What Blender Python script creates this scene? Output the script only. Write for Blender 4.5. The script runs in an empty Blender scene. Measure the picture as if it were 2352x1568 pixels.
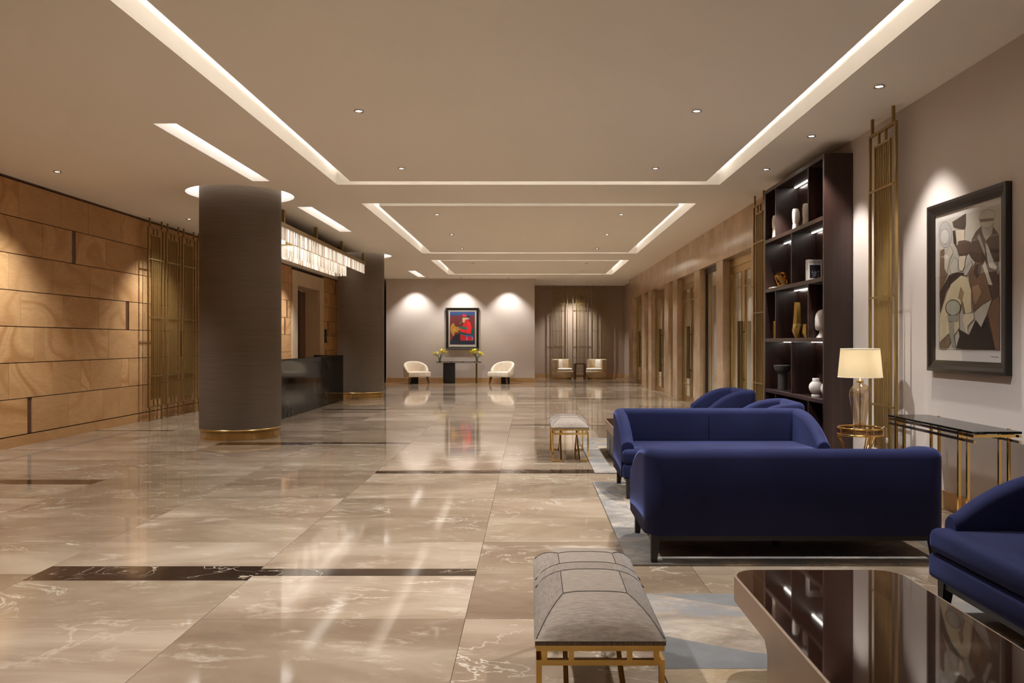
import bpy, bmesh, math, random
from mathutils import Vector, Matrix

# ------------------------------------------------------------------ camera, world, exposure
SC = bpy.context.scene
COL = SC.collection
cam_data = bpy.data.cameras.new('camera')
cam_data.sensor_width = 36.0
cam_data.lens = 36.0 * 1840.0 / 2352.0
cam_data.shift_x = -43.0 / 2352.0
cam_data.shift_y = 1.0 / 2352.0
cam_data.clip_end = 200
cam = bpy.data.objects.new('camera', cam_data)
cam.location = (0, 0, 1.5)
cam.rotation_euler = (math.radians(90), 0, 0)
COL.objects.link(cam)
SC.camera = cam
world = bpy.data.worlds.new('world')
world.use_nodes = True
world.node_tree.nodes['Background'].inputs[0].default_value = (0.02, 0.018, 0.015, 1)
SC.world = world
SC.view_settings.view_transform = 'Standard'
SC.view_settings.look = 'None'
SC.view_settings.gamma = 1.0
SC.view_settings.use_curve_mapping = False
SC.view_settings.exposure = 0.38
SC.cycles.max_bounces = 10
SC.cycles.diffuse_bounces = 6
SC.cycles.glossy_bounces = 5
SC.cycles.transmission_bounces = 8
SC.cycles.transparent_max_bounces = 12
SC.cycles.sample_clamp_indirect = 4.0
SC.cycles.caustics_reflective = False
SC.cycles.caustics_refractive = False

WARM = (0.93, 0.98, 1.03)
SPOT_W = 455.0       # ceiling downlights
COVE_E = 47.0         # cove strips
random.seed(7)
PI = math.pi

# ------------------------------------------------------------------ room numbers (metres; x right, y away from camera)
CZ = 3.84            # ceiling
XR = 3.74            # right wall
XL = -7.35           # left wall face
YB = 29.7            # end wall with the painting
YA = 33.4            # alcove wall
YN = -3.5            # wall behind the camera
SLAB = 4.3

# ------------------------------------------------------------------ helpers
def lin(c):
    c = c / 255.0
    return c / 12.92 if c <= 0.04045 else ((c + 0.055) / 1.055) ** 2.4
def S(r, g, b): return (lin(r), lin(g), lin(b), 1.0)

class MB:
    """collects shapes, links them as one mesh object"""
    def __init__(self): self.v = []; self.f = []; self.m = []; self.s = []
    def add(self, vs, fs, mi=0, smooth=False):
        o = len(self.v); self.v += [tuple(p) for p in vs]
        for f in fs: self.f.append([i + o for i in f]); self.m.append(mi); self.s.append(smooth)
        return self
    def box(self, x0, x1, y0, y1, z0, z1, mi=0):
        vs = [(x0,y0,z0),(x1,y0,z0),(x1,y1,z0),(x0,y1,z0),(x0,y0,z1),(x1,y0,z1),(x1,y1,z1),(x0,y1,z1)]
        return self.add(vs, [(0,3,2,1),(4,5,6,7),(0,1,5,4),(1,2,6,5),(2,3,7,6),(3,0,4,7)], mi)
    def quad(self, a, b, c, d, mi=0): return self.add([a,b,c,d], [(0,1,2,3)], mi)
    def bm(self, bm, mi=0, smooth=True, mat=None):
        bm.verts.index_update()
        vs = [(mat @ v.co) if mat else v.co.copy() for v in bm.verts]
        self.add(vs, [[v.index for v in f.verts] for f in bm.faces], mi, smooth); bm.free(); return self
    def rbox(self, x0, x1, y0, y1, z0, z1, r=0.02, seg=2, mi=0, smooth=True):
        bm = bmesh.new(); bmesh.ops.create_cube(bm, size=1)
        for v in bm.verts:
            v.co = ((x0+x1)/2+v.co.x*(x1-x0), (y0+y1)/2+v.co.y*(y1-y0), (z0+z1)/2+v.co.z*(z1-z0))
        bmesh.ops.bevel(bm, geom=list(bm.edges), offset=r, segments=seg, affect='EDGES', profile=0.5)
        return self.bm(bm, mi, smooth)
    def prism(self, pts, z0, z1, r=0, seg=2, mi=0, smooth=False):
        n = len(pts)
        if r == 0:
            vs = [(x,y,z0) for x,y in pts] + [(x,y,z1) for x,y in pts]
            fs = [list(range(n))[::-1], list(range(n, 2*n))] + [(i,(i+1)%n,n+(i+1)%n,n+i) for i in range(n)]
            return self.add(vs, fs, mi, smooth)
        bm = bmesh.new()
        b = [bm.verts.new((x,y,z0)) for x,y in pts]; t = [bm.verts.new((x,y,z1)) for x,y in pts]
        bm.faces.new(b[::-1]); bm.faces.new(t)
        for i in range(n): bm.faces.new((b[i], b[(i+1)%n], t[(i+1)%n], t[i]))
        bmesh.ops.bevel(bm, geom=list(bm.edges), offset=r, segments=seg, affect='EDGES', profile=0.5, clamp_overlap=True)
        return self.bm(bm, mi, True)
    def lathe(self, prof, n=24, cx=0, cy=0, mi=0, cap=True, smooth=True):
        vs = []; fs = []; k = len(prof)
        for r, z in prof:
            for i in range(n):
                a = 2*PI*i/n; vs.append((cx+r*math.cos(a), cy+r*math.sin(a), z))
        for j in range(k-1):
            for i in range(n): fs.append((j*n+i, j*n+(i+1)%n, (j+1)*n+(i+1)%n, (j+1)*n+i))
        self.add(vs, fs, mi, smooth)
        if cap:
            o = len(self.v)
            for j, flip in ((0, True), (k-1, False)):
                if prof[j][0] > 1e-4:
                    ring = [vs[j*n+i] for i in range(n)]
                    self.add(ring, [list(range(n))[::-1] if flip else list(range(n))], mi)
        return self
    def bar(self, p, q, w, h=None, mi=0, up=(0,0,1)):
        """square bar from p to q"""
        h = h or w; p = Vector(p); q = Vector(q); d = (q-p).normalized(); u = Vector(up)
        if abs(d.dot(u)) > 0.98: u = Vector((0,1,0))
        s = d.cross(u).normalized(); t = s.cross(d).normalized()
        vs = []
        for c in (p, q):
            for a, b in ((-1,-1),(1,-1),(1,1),(-1,1)): vs.append(c + s*a*w/2 + t*b*h/2)
        return self.add(vs, [(3,2,1,0),(4,5,6,7),(0,1,5,4),(1,2,6,5),(2,3,7,6),(3,0,4,7)], mi)
    def tube(self, pts, r, n=8, mi=0, closed=False):
        pts = [Vector(p) for p in pts]; k = len(pts); vs = []
        for i, p in enumerate(pts):
            a = pts[(i-1) % k] if (i > 0 or closed) else p
            b = pts[(i+1) % k] if (i < k-1 or closed) else p
            d = (b-a).normalized(); u = Vector((0,0,1)) if abs(d.z) < 0.95 else Vector((0,1,0))
            s = d.cross(u).normalized(); t = s.cross(d)
            for j in range(n):
                an = 2*PI*j/n; vs.append(p + s*math.cos(an)*r + t*math.sin(an)*r)
        fs = []
        for i in range(k if closed else k-1):
            i2 = (i+1) % k
            for j in range(n): fs.append((i*n+j, i*n+(j+1)%n, i2*n+(j+1)%n, i2*n+j))
        if not closed: fs += [list(range(n))[::-1], [(k-1)*n+j for j in range(n)]]
        return self.add(vs, fs, mi, True)
    def sheet(self, grid, mi=0, smooth=True):
        ny = len(grid); nx = len(grid[0]); vs = [p for row in grid for p in row]
        fs = [(j*nx+i, j*nx+i+1, (j+1)*nx+i+1, (j+1)*nx+i) for j in range(ny-1) for i in range(nx-1)]
        return self.add(vs, fs, mi, smooth)
    def sphere(self, c, r, n=10, sc=(1,1,1), mi=0):
        bm = bmesh.new(); bmesh.ops.create_uvsphere(bm, u_segments=n, v_segments=max(4, n*2//3), radius=r)
        return self.bm(bm, mi, True, Matrix.Translation(c) @ Matrix.Diagonal((*sc, 1)))
    def mesh(self, name, mats):
        me = bpy.data.meshes.new(name); me.from_pydata(self.v, [], self.f)
        for m in (mats if isinstance(mats, (list, tuple)) else [mats]): me.materials.append(m)
        me.polygons.foreach_set('material_index', self.m)
        me.polygons.foreach_set('use_smooth', self.s); me.update()
        return me
    def build(self, name, mats, parent=None, loc=None, rot=None, label=None, kind=None):
        return link(name, self.mesh(name, mats), parent, loc, rot, label, kind)

def link(name, me, parent=None, loc=None, rot=None, label=None, kind=None):
    o = bpy.data.objects.new(name, me); COL.objects.link(o)
    if parent is not None: o.parent = parent
    if loc: o.location = loc
    if rot: o.rotation_euler = rot
    if label: o['label'] = label
    if kind: o['kind'] = kind
    return o
def thing(name, label, cat, loc=(0,0,0), rz=0, group=None):
    o = bpy.data.objects.new(name, None); COL.objects.link(o)
    o.empty_display_size = 0.1
    o.location = loc; o.rotation_euler = (0, 0, rz)
    o['label'] = label; o['category'] = cat
    if group: o['group'] = group
    return o
def tag(o, label, cat, group=None):
    o['label'] = label; o['category'] = cat
    if group: o['group'] = group
    return o
def kids(o): return [c for c in COL.objects if c.parent == o]
def copy_tree(o, loc, rz, label, parent=None):
    c = o.copy(); COL.objects.link(c)
    if parent is None:
        c.location = loc; c.rotation_euler = (0, 0, rz); c['label'] = label
    else: c.parent = parent
    for ch in kids(o): copy_tree(ch, None, None, None, c)
    return c
def struct(name, mb, mats, parent=None, label=None):
    o = mb.build(name, mats, parent)
    o['kind'] = 'structure'
    if label: o['label'] = label
    return o

# ------------------------------------------------------------------ materials
class N:
    def __init__(self, name):
        self.mat = bpy.data.materials.new(name); self.mat.use_nodes = True
        self.t = self.mat.node_tree; self.b = self.t.nodes['Principled BSDF']
    def n(self, kind, **kw):
        x = self.t.nodes.new('ShaderNode' + kind)
        for k, v in kw.items():
            if k.startswith('i_'):
                key = k[2:]; x.inputs[int(key) if key.isdigit() else key.replace('_', ' ')].default_value = v
            else: setattr(x, k, v)
        return x
    def l(self, a, b): self.t.links.new(a, b)
    def ramp(self, src, stops):
        r = self.n('ValToRGB'); e = r.color_ramp.elements
        while len(e) < len(stops): e.new(0.5)
        for k, (p, c) in enumerate(stops): e[k].position = p; e[k].color = c
        self.l(src, r.inputs[0]); return r.outputs[0]
    def mix(self, fac, a, b, mode='MIX'):
        m = self.n('Mix', data_type='RGBA', blend_type=mode)
        for s, v in ((m.inputs[0], fac), (m.inputs[6], a), (m.inputs[7], b)):
            if isinstance(v, (int, float, tuple)): s.default_value = v
            else: self.l(v, s)
        return m.outputs[2]
    def coords(self, kind='Object', scale=(1,1,1), rand=0.0, rot=(0,0,0)):
        if kind == 'World': src = self.n('NewGeometry').outputs['Position']
        else: src = self.n('TexCoord').outputs[kind]
        if rand:
            oi = self.n('ObjectInfo'); mm = self.n('VectorMath', operation='SCALE')
            mm.inputs[0].default_value = (rand, rand*1.7, rand*0.6); self.l(oi.outputs['Random'], mm.inputs['Scale'])
            ad = self.n('VectorMath', operation='ADD'); self.l(src, ad.inputs[0]); self.l(mm.outputs[0], ad.inputs[1]); src = ad.outputs[0]
        mp = self.n('Mapping'); mp.inputs['Scale'].default_value = scale; mp.inputs['Rotation'].default_value = rot
        self.l(src, mp.inputs[0]); return mp.outputs[0]
    def noise(self, co, scale, detail=4, rough=0.55, dist=0.0):
        x = self.n('TexNoise', i_Scale=scale, i_Detail=detail, i_Roughness=rough, i_Distortion=dist); self.l(co, x.inputs['Vector']); return x.outputs['Fac']
    def bump(self, src, strength, dist=0.01):
        b = self.n('Bump', i_Strength=strength, i_Distance=dist); self.l(src, b.inputs['Height']); self.l(b.outputs[0], self.b.inputs['Normal'])
    def col(self, v):
        if isinstance(v, tuple): self.b.inputs['Base Color'].default_value = v
        else: self.l(v, self.b.inputs['Base Color'])
    def set(self, rough=0.5, metal=0.0, spec=0.5, **kw):
        self.b.inputs['Roughness'].default_value = rough; self.b.inputs['Metallic'].default_value = metal
        self.b.inputs['Specular IOR Level'].default_value = spec
        for k, v in kw.items(): self.b.inputs[k.replace('_', ' ')].default_value = v
        return self.mat

def dark(c, k): return (c[0]*k, c[1]*k, c[2]*k, 1.0)
def plain(name, c, rough=0.5, metal=0.0, var=0.08, scale=6.0, spec=0.5, bump=0.0, **kw):
    m = N(name); co = m.coords('Object')
    f = m.noise(co, scale, 3)
    m.col(m.ramp(f, [(0.3, dark(c, 1-var)), (0.7, dark(c, 1+var))]))
    if bump: m.bump(m.noise(co, scale*25, 2), bump, 0.003)
    return m.set(rough, metal, spec, **kw)
def emit(name, c, strength):
    m = N(name); m.col((0.8, 0.8, 0.8, 1)); m.b.inputs['Emission Color'].default_value = (*c[:3], 1); m.b.inputs['Emission Strength'].default_value = strength
    return m.set(0.5)

M = {}
M['ceiling'] = plain('ceiling_paint', S(246,240,230), 0.9, var=0.01, scale=0.6, spec=0.2)
M['wall'] = plain('taupe_wall_paint', S(198,186,177), 0.85, var=0.02, scale=1.5, spec=0.2, bump=0.05)
M['wall_dark'] = plain('dark_brown_wall', S(60,40,30), 0.7)
M['wall_alcove'] = plain('alcove_wallcovering', S(168,144,124), 0.85, var=0.02, scale=1.5, spec=0.2)
M['baseboard'] = plain('honey_stone_base', S(176,138,92), 0.35, var=0.1, scale=3)
M['joint'] = plain('dark_joint', S(52,36,24), 0.9)
M['plaster'] = plain('cove_plaster', S(240,236,230), 0.9, var=0.01)

# polished beige marble floor, every slab its own piece of the stone
m = N('beige_marble'); co = m.coords('World', rand=37)
n1 = m.noise(m.coords('World', (0.55,1.3,1), 37, (0,0,0.5)), 1.0, 6, 0.6, 0.6)
base = m.ramp(n1, [(0.28, S(113,93,75)), (0.5, S(139,119,99)), (0.72, S(166,148,128))])
oi = m.n('ObjectInfo'); tone = m.ramp(oi.outputs['Random'], [(0, (0.80,0.77,0.74,1)), (0.5, (0.96,0.97,0.93,1)), (1, (1.10,1.09,1.09,1))])
base = m.mix(1.0, base, tone, 'MULTIPLY')
nv = m.noise(m.coords('World', (0.8,1.6,1), 37, (0,0,0.8)), 0.8, 7, 0.6, 1.2)
vein = m.ramp(nv, [(0.491,(0,0,0,1)), (0.5,(1,1,1,1)), (0.509,(0,0,0,1))])
gate = m.ramp(m.noise(co, 0.7, 2), [(0.48,(0,0,0,1)), (0.68,(1,1,1,1))])
f = m.n('Math', operation='MULTIPLY'); m.l(vein, f.inputs[0]); m.l(gate, f.inputs[1])
f2 = m.n('Math', operation='MULTIPLY'); m.l(f.outputs[0], f2.inputs[0]); f2.inputs[1].default_value = 0.6
base = m.mix(f2.outputs[0], base, S(226,212,192))
cl = m.ramp(m.noise(m.coords('World', (1,2.2,1), 37), 2.6, 8, 0.7, 0.4), [(0.56,(0,0,0,1)), (0.70,(1,1,1,1))])
f3 = m.n('Math', operation='MULTIPLY'); m.l(cl, f3.inputs[0]); f3.inputs[1].default_value = 0.35
base = m.mix(f3.outputs[0], base, S(216,200,180))
m.col(base); m.bump(m.noise(m.coords('World', (0.6,3.0,1)), 1.6, 2), 0.012, 0.02)
M['marble'] = m.set(0.06, 0, 0.2)

def vein_stone(name, c0, c1, v, scale, rough, amount=0.8, world=True, spec=0.5, ior=1.5):
    m = N(name); k = 'World' if world else 'Object'
    b = m.ramp(m.noise(m.coords(k, rand=11), scale, 5), [(0.3, c0), (0.7, c1)])
    nv = m.noise(m.coords(k, (1,1.3,0.8), 11), scale*0.9, 6, 0.55, 1.6)
    f = m.ramp(nv, [(0.488,(0,0,0,1)), (0.5,(amount,)*3+(1,)), (0.512,(0,0,0,1))])
    g = m.ramp(m.noise(m.coords(k, rand=5), scale*0.5, 2), [(0.45,(0,0,0,1)), (0.6,(1,1,1,1))])
    q = m.n('Math', operation='MULTIPLY'); m.l(f, q.inputs[0]); m.l(g, q.inputs[1])
    m.col(m.mix(q.outputs[0], b, v)); return m.set(rough, 0, spec, IOR=ior)
M['dark_marble'] = vein_stone('dark_emperador_strip', S(34,24,18), S(58,43,34), S(200,180,155), 2.6, 0.08)
M['black_marble'] = vein_stone('black_marble', S(8,9,9), S(16,17,17), S(150,150,145), 1.4, 0.07, 0.35, spec=0.3, ior=1.22)
M['brown_marble'] = vein_stone('brown_wall_marble', S(168,138,106), S(202,172,140), S(232,210,184), 1.6, 0.16, 0.5)
M['pale_marble'] = vein_stone('pale_portal_stone', S(198,172,138), S(216,192,160), S(235,215,190), 1.0, 0.3, 0.3)

# honey sandstone with rippled bands
m = N('banded_sandstone')
nb = m.noise(m.coords('World', (0.8,0.8,1.1), 60), 0.75, 1.5, 0.45, 0.5)
mu = m.n('Math', operation='MULTIPLY'); m.l(nb, mu.inputs[0]); mu.inputs[1].default_value = 46.0
sn = m.n('Math', operation='SINE'); m.l(mu.outputs[0], sn.inputs[0])
mr = m.n('MapRange'); mr.inputs['From Min'].default_value = -1; m.l(sn.outputs[0], mr.inputs['Value'])
bands = m.ramp(mr.outputs[0], [(0.0, S(172,124,74)), (0.25, S(190,144,94)), (0.8, S(200,156,106)), (1.0, S(192,148,98))])
calm = m.ramp(m.noise(m.coords('World', (0.7,0.7,1), 60), 0.9, 4), [(0.3, S(184,138,88)), (0.7, S(202,158,110))])
oi0 = m.n('ObjectInfo'); gt = m.ramp(oi0.outputs['Random'], [(0.25,(0.15,0.15,0.15,1)), (0.8,(0.95,0.95,0.95,1))])
b = m.mix(gt, calm, bands)
fine = m.noise(m.coords('World', (3,3,14), 60), 2.2, 4)
b = m.mix(1.0, b, m.ramp(fine, [(0.3,(0.9,0.9,0.9,1)), (0.7,(1.05,1.05,1.05,1))]), 'MULTIPLY')
oi = m.n('ObjectInfo'); b = m.mix(1.0, b, m.ramp(oi.outputs['Random'], [(0,(0.88,0.86,0.84,1)), (1,(1.05,1.05,1.05,1))]), 'MULTIPLY')
m.col(b); M['sandstone'] = m.set(0.6, 0, 0.3)
M['accent'] = plain('dark_bronze_insert', S(88,54,34), 0.5)

# woven wallcovering on the columns
m = N('grasscloth'); co = m.coords('Object', (0.5,0.5,60))
f = m.noise(co, 2.6, 5, 0.75)
m.col(m.ramp(f, [(0.25, S(74,62,50)), (0.75, S(106,91,75))])); m.bump(f, 0.12, 0.003); M['grasscloth'] = m.set(0.75, 0, 0.3)

M['bronze'] = plain('antique_brass', S(154,126,74), 0.42, 0.75, 0.06)
M['bronze_dark'] = plain('dark_bronze', S(96,76,40), 0.45, 0.7, 0.06)
M['gold'] = plain('polished_gold', S(224,186,110), 0.10, 1.0, 0.03)
M['gold_brush'] = plain('brushed_brass', S(194,160,100), 0.25, 0.95, 0.08)
M['hammered'] = plain('hammered_gold', S(214,180,104), 0.32, 1.0, 0.15, 9, bump=0.2)

def velvet(name, c, tint, sheen):
    m = N(name); f = m.noise(m.coords('Object'), 2.2, 3)
    m.col(m.ramp(f, [(0.3, dark(c, 0.82)), (0.7, dark(c, 1.2))]))
    return m.set(0.85, 0, 0.15, Sheen_Weight=sheen, Sheen_Roughness=0.35, Sheen_Tint=tint)
M['velvet'] = velvet('navy_velvet', S(31,34,66), S(104,112,168), 0.55)
M['leg_black'] = plain('black_stained_wood', S(26,25,26), 0.35, var=0.1)
m = N('wenge_wood'); f = m.noise(m.coords('Object', (16,16,0.5)), 1.0, 5, 0.6, 0.5)
m.col(m.ramp(f, [(0.3, S(36,24,21)), (0.62, S(52,34,29)), (0.8, S(74,46,34))])); M['wenge'] = m.set(0.28)
m = N('cowhide'); f = m.noise(m.coords('Object', (60,9,9), rot=(0,0,0.4)), 2.5, 4, 0.7); g = m.noise(m.coords('Object'), 2.0, 3)
b = m.mix(1.0, m.ramp(f, [(0.3, S(98,85,74)), (0.7, S(146,129,114))]), m.ramp(g, [(0.3,(0.85,0.85,0.85,1)), (0.7,(1.12,1.1,1.06,1))]), 'MULTIPLY')
m.col(b); m.bump(f, 0.2, 0.003); M['hide_a'] = m.set(0.7, 0, 0.25, Sheen_Weight=0.2)
m = N('cowhide_light'); f = m.noise(m.coords('Object', (9,60,9)), 2.5, 4, 0.7)
m.col(m.ramp(f, [(0.3, S(116,101,87)), (0.7, S(158,140,122))])); m.bump(f, 0.2, 0.003); M['hide_b'] = m.set(0.7, 0, 0.25, Sheen_Weight=0.2)
M['stitch'] = plain('dark_piping', S(70,58,48), 0.8)
M['table_top'] = plain('brown_mirror_glass', S(46,29,22), 0.03, 0, 0.03, spec=0.8)
M['table_side'] = plain('champagne_metal', S(170,146,124), 0.35, 0.6, 0.04)
M['cream'] = plain('cream_upholstery', S(226,212,192), 0.8, bump=0.1, scale=8)
M['tan'] = plain('tan_upholstery', S(196,170,134), 0.8, bump=0.1, scale=8)
M['brown_leg'] = plain('walnut_leg', S(96,66,40), 0.4)
M['black'] = plain('matt_black', S(16,15,15), 0.45)
M['white'] = plain('white_ceramic', S(226,216,206), 0.35, var=0.03)
M['grey_stone'] = plain('charcoal_ceramic', S(66,63,62), 0.5)
M['chrome'] = plain('chrome_trim', S(215,215,215), 0.2, 1.0, 0.02)
M['downlens'] = emit('downlight_lens', (1, 0.97, 0.92), 10.0)
M['led'] = emit('cove_led', (1, 0.965, 0.92), COVE_E)
M['diffuser'] = emit('linear_diffuser', (1, 0.96, 0.9), 1.25)
M['ringlight'] = emit('ring_recess_light', (1, 0.96, 0.94), 2.6)
M['shelf_led'] = emit('shelf_led', (1, 0.94, 0.86), 7.0)
M['bulb'] = emit('bulb', (1, 0.85, 0.62), 6.0)
M['crystal_core'] = emit('chandelier_lamp', (1, 0.92, 0.8), 1.2)
M['print_white'] = plain('print_paper', S(206,200,194), 0.6, var=0.01)
M['frame_dark'] = plain('espresso_frame', S(26,20,18), 0.38, var=0.06)
M['frame_silver'] = plain('silver_fillet', S(190,182,170), 0.35, 0.5)
M['yellow'] = plain('yellow_petal', S(236,222,40), 0.5, var=0.12, scale=14)
M['leaf'] = plain('green_leaf', S(72,104,52), 0.5, var=0.25, scale=10)
M['leaf_grey'] = plain('grey_green_leaf', S(138,160,128), 0.6, var=0.2)
M['silk'] = plain('white_cord', S(220,214,204), 0.5)

def glassy(name, tint, refl_ior, gloss=(1,1,1,1), rough=0.0):
    """thin pane: tinted see-through plus mirror reflection by angle"""
    m = N(name); t = m.t; out = t.nodes['Material Output']
    tr = m.n('BsdfTransparent'); tr.inputs[0].default_value = tint
    gl = m.n('BsdfGlossy', i_Roughness=rough); gl.inputs[0].default_value = gloss
    f0 = ((refl_ior-1)/(refl_ior+1))**2
    lw = m.n('LayerWeight', i_Blend=0.5); pw = m.n('Math', operation='POWER'); m.l(lw.outputs['Facing'], pw.inputs[0]); pw.inputs[1].default_value = 5.0
    fr = m.n('Math', operation='MULTIPLY_ADD'); m.l(pw.outputs[0], fr.inputs[0]); fr.inputs[1].default_value = 1-f0; fr.inputs[2].default_value = f0
    mx = m.n('MixShader')
    m.l(fr.outputs[0], mx.inputs[0]); m.l(tr.outputs[0], mx.inputs[1]); m.l(gl.outputs[0], mx.inputs[2]); m.l(mx.outputs[0], out.inputs[0])
    return m.mat
M['pane'] = glassy('door_glass', (0.80,0.82,0.76,1), 1.6)
M['smoke_glass'] = glassy('smoked_ring_glass', (0.7,0.6,0.5,1), 1.5)
M['vase_glass'] = glassy('clear_vase_glass', (0.86,0.92,0.86,1), 1.4)
M['picture_glass'] = glassy('picture_glass', (0.97,0.97,0.97,1), 1.25)
m = N('amber_lamp_glass'); m.col(S(250,228,198)); M['lamp_glass'] = glassy('amber_lamp_glass', (0.90,0.84,0.75,1), 2.1)
m = N('linen_shade'); t = m.t; m.col(S(226,206,160))
tl = m.n('BsdfTranslucent'); tl.inputs[0].default_value = S(244,228,192); df = m.n('BsdfDiffuse'); df.inputs[0].default_value = S(236,218,180)
mx = m.n('MixShader'); mx.inputs[0].default_value = 0.6; m.l(df.outputs[0], mx.inputs[1]); m.l(tl.outputs[0], mx.inputs[2]); m.l(mx.outputs[0], t.nodes['Material Output'].inputs[0]); M['shade'] = m.mat
# crystal rods: own emission stands in for light from the lamp inside
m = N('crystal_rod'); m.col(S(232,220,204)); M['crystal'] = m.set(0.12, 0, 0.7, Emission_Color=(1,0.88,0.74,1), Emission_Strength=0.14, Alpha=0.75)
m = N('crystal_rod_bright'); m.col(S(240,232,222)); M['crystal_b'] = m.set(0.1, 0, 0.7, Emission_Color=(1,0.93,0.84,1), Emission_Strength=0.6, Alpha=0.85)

def rug_mat(name, a, b, blue, seed):
    m = N(name); co = m.coords('Object')
    f = m.noise(m.coords('Object', (1,1.8,1)), 2.0 + seed*0.1, 8, 0.75, 0.5)
    base = m.ramp(f, [(0.34, a), (0.5, b), (0.68, S(176,160,142))])
    g = m.ramp(m.noise(co, 1.1 + seed*0.2, 6, 0.7, 0.3), [(0.50,(0,0,0,1)), (0.58,(0.75,0.75,0.75,1))])
    m.col(m.mix(g, base, blue)); m.bump(m.noise(co, 140, 2), 0.4, 0.004); return m.set(0.95, 0, 0.1)
M['rug'] = rug_mat('distressed_rug', S(112,98,84), S(142,126,108), S(120,118,118), 0)
M['rug_border'] = rug_mat('blue_grey_border', S(104,97,90), S(130,121,111), S(112,110,110), 2)
M['rug_tan'] = rug_mat('tan_rug_border', S(138,116,88), S(158,134,104), S(148,130,108), 4)
M['rug_blue'] = plain('rug_blue_wedge', S(112,109,106), 0.95, var=0.1, spec=0.1)

# ------------------------------------------------------------------ floor
UNIT = MB().box(-0.5, 0.5, -0.5, 0.5, -0.5, 0.5)
def unit_mesh(name, mat): return UNIT.mesh(name, mat)
def block(name, me, parent, x0, x1, y0, y1, z0, z1):
    o = link(name, me, parent); o.location = ((x0+x1)/2, (y0+y1)/2, (z0+z1)/2); o.scale = (x1-x0, y1-y0, z1-z0); return o

M['floor_joint'] = plain('floor_joint', S(140,118,96), 0.6)
floor = struct('floor', MB().box(-9.0, 7.0, YN-0.2, 37, -0.2, -0.012), M['floor_joint'])
tile_me = unit_mesh('floor_tile', M['marble']); strip_me = unit_mesh('inlay_strip', M['dark_marble'])
XS = [XL, -6.05, -4.63, -3.2, -1.785, -0.355, 1.075, 2.505, XR]
STRIPS = {0: [(8.44,8.73), (13.50,13.62)], 1: [(8.44,8.73)], 2: [(11.66,11.98), (17.7,17.9), (22.7,22.86)], 3: [(5.04,5.36), (11.81,11.96), (22.7,22.86)],
          4: [(5.14,5.30), (9.14,9.30)], 5: [(9.14,9.42), (14.36,14.56), (21.0,21.2), (26.9,27.06)], 6: [(14.36,14.46), (21.0,21.2)], 7: [(18.5,18.64), (24.4,24.55)]}
G = 0.0012
for c in range(len(XS)-1):
    x0, x1 = XS[c]+G, XS[c+1]-G
    cuts = STRIPS.get(c, [])
    for a, b in cuts: block('inlay_strip', strip_me, floor, x0, x1, a+G, b-G, -0.012, 0)
    k = -4
    while True:
        a, b = 4.34+0.835*k, 4.34+0.835*(k+1); k += 1
        if a > 33.3: break
        segs = [(a, b)]
        for s0, s1 in cuts:
            nxt = []
            for p, q in segs:
                if s1 <= p or s0 >= q: nxt.append((p, q))
                else:
                    if s0-p > 0.05: nxt.append((p, s0))
                    if q-s1 > 0.05: nxt.append((s1, q))
            segs = nxt
        for p, q in segs: block('floor_tile', tile_me, floor, x0, x1, p+G, q-G, -0.012, 0)
block('floor_tile', tile_me, floor, XL, XR, YN, 1.0, -0.012, 0)
block('floor_tile', tile_me, floor, XL, 0, 33.6, 36.9, -0.012, 0)
block('floor_tile', tile_me, floor, XR+0.01, 6.5, 12.3, 31, -0.012, 0)
block('floor_tile', tile_me, floor, -9, XL-0.005, 24.6, 28.4, -0.012, 0)

# ------------------------------------------------------------------ ceiling with coves, light slots and column rings
COVES = [(-2.88, 2.81, -3.0, 2.6), (-2.88, 2.81, 4.25, 11.93), (-2.86, 2.80, 13.54, 21.2), (-2.86, 2.82, 22.9, 27.8)]  # first cove is unseen behind the camera, added as soft frontal fill
SLOTS = [(-4.05, -3.80, 8.59, 11.67), (-4.05, -3.80, 13.9, 17.02), (-4.05, -3.80, 26.4, 28.9)]
RINGS = [(-4.61, 12.74), (-4.60, 21.73)]
RR = 0.817; GAP = 0.25; CT = 4.06
cx = {-9.0, 4.0}; cy = {YN-0.1, 37.0}
for a in COVES:
    cx |= {a[0], a[1], a[0]+GAP, a[1]-GAP}; cy |= {a[2], a[3], a[2]+GAP, a[3]-GAP}
for a in SLOTS: cx |= {a[0], a[1]}; cy |= {a[2], a[3]}
for x, y in RINGS: cx |= {x-RR, x+RR}; cy |= {y-RR, y+RR}
cx = sorted(cx); cy = sorted(cy)
cb = MB()
def inside(x, y, a, g=0): return a[0]+g < x < a[1]-g and a[2]+g < y < a[3]-g
for j in range(len(cy)-1):
    for i in range(len(cx)-1):
        x, y = (cx[i]+cx[i+1])/2, (cy[j]+cy[j+1])/2
        if any(inside(x, y, a) and not inside(x, y, a, GAP) for a in COVES): continue
        if any(inside(x, y, a) for a in SLOTS): continue
        if any(abs(x-p) < RR and abs(y-q) < RR for p, q in RINGS): continue
        cb.quad((cx[i],cy[j],CZ), (cx[i],cy[j+1],CZ), (cx[i+1],cy[j+1],CZ), (cx[i+1],cy[j],CZ))
def wall4(mb, a, z0, z1, mi=0):
    x0, x1, y0, y1 = a
    for p, q in (((x0,y0),(x1,y0)), ((x1,y0),(x1,y1)), ((x1,y1),(x0,y1)), ((x0,y1),(x0,y0))):
        mb.quad((*p,z0), (*q,z0), (*q,z1), (*p,z1), mi)
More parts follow.
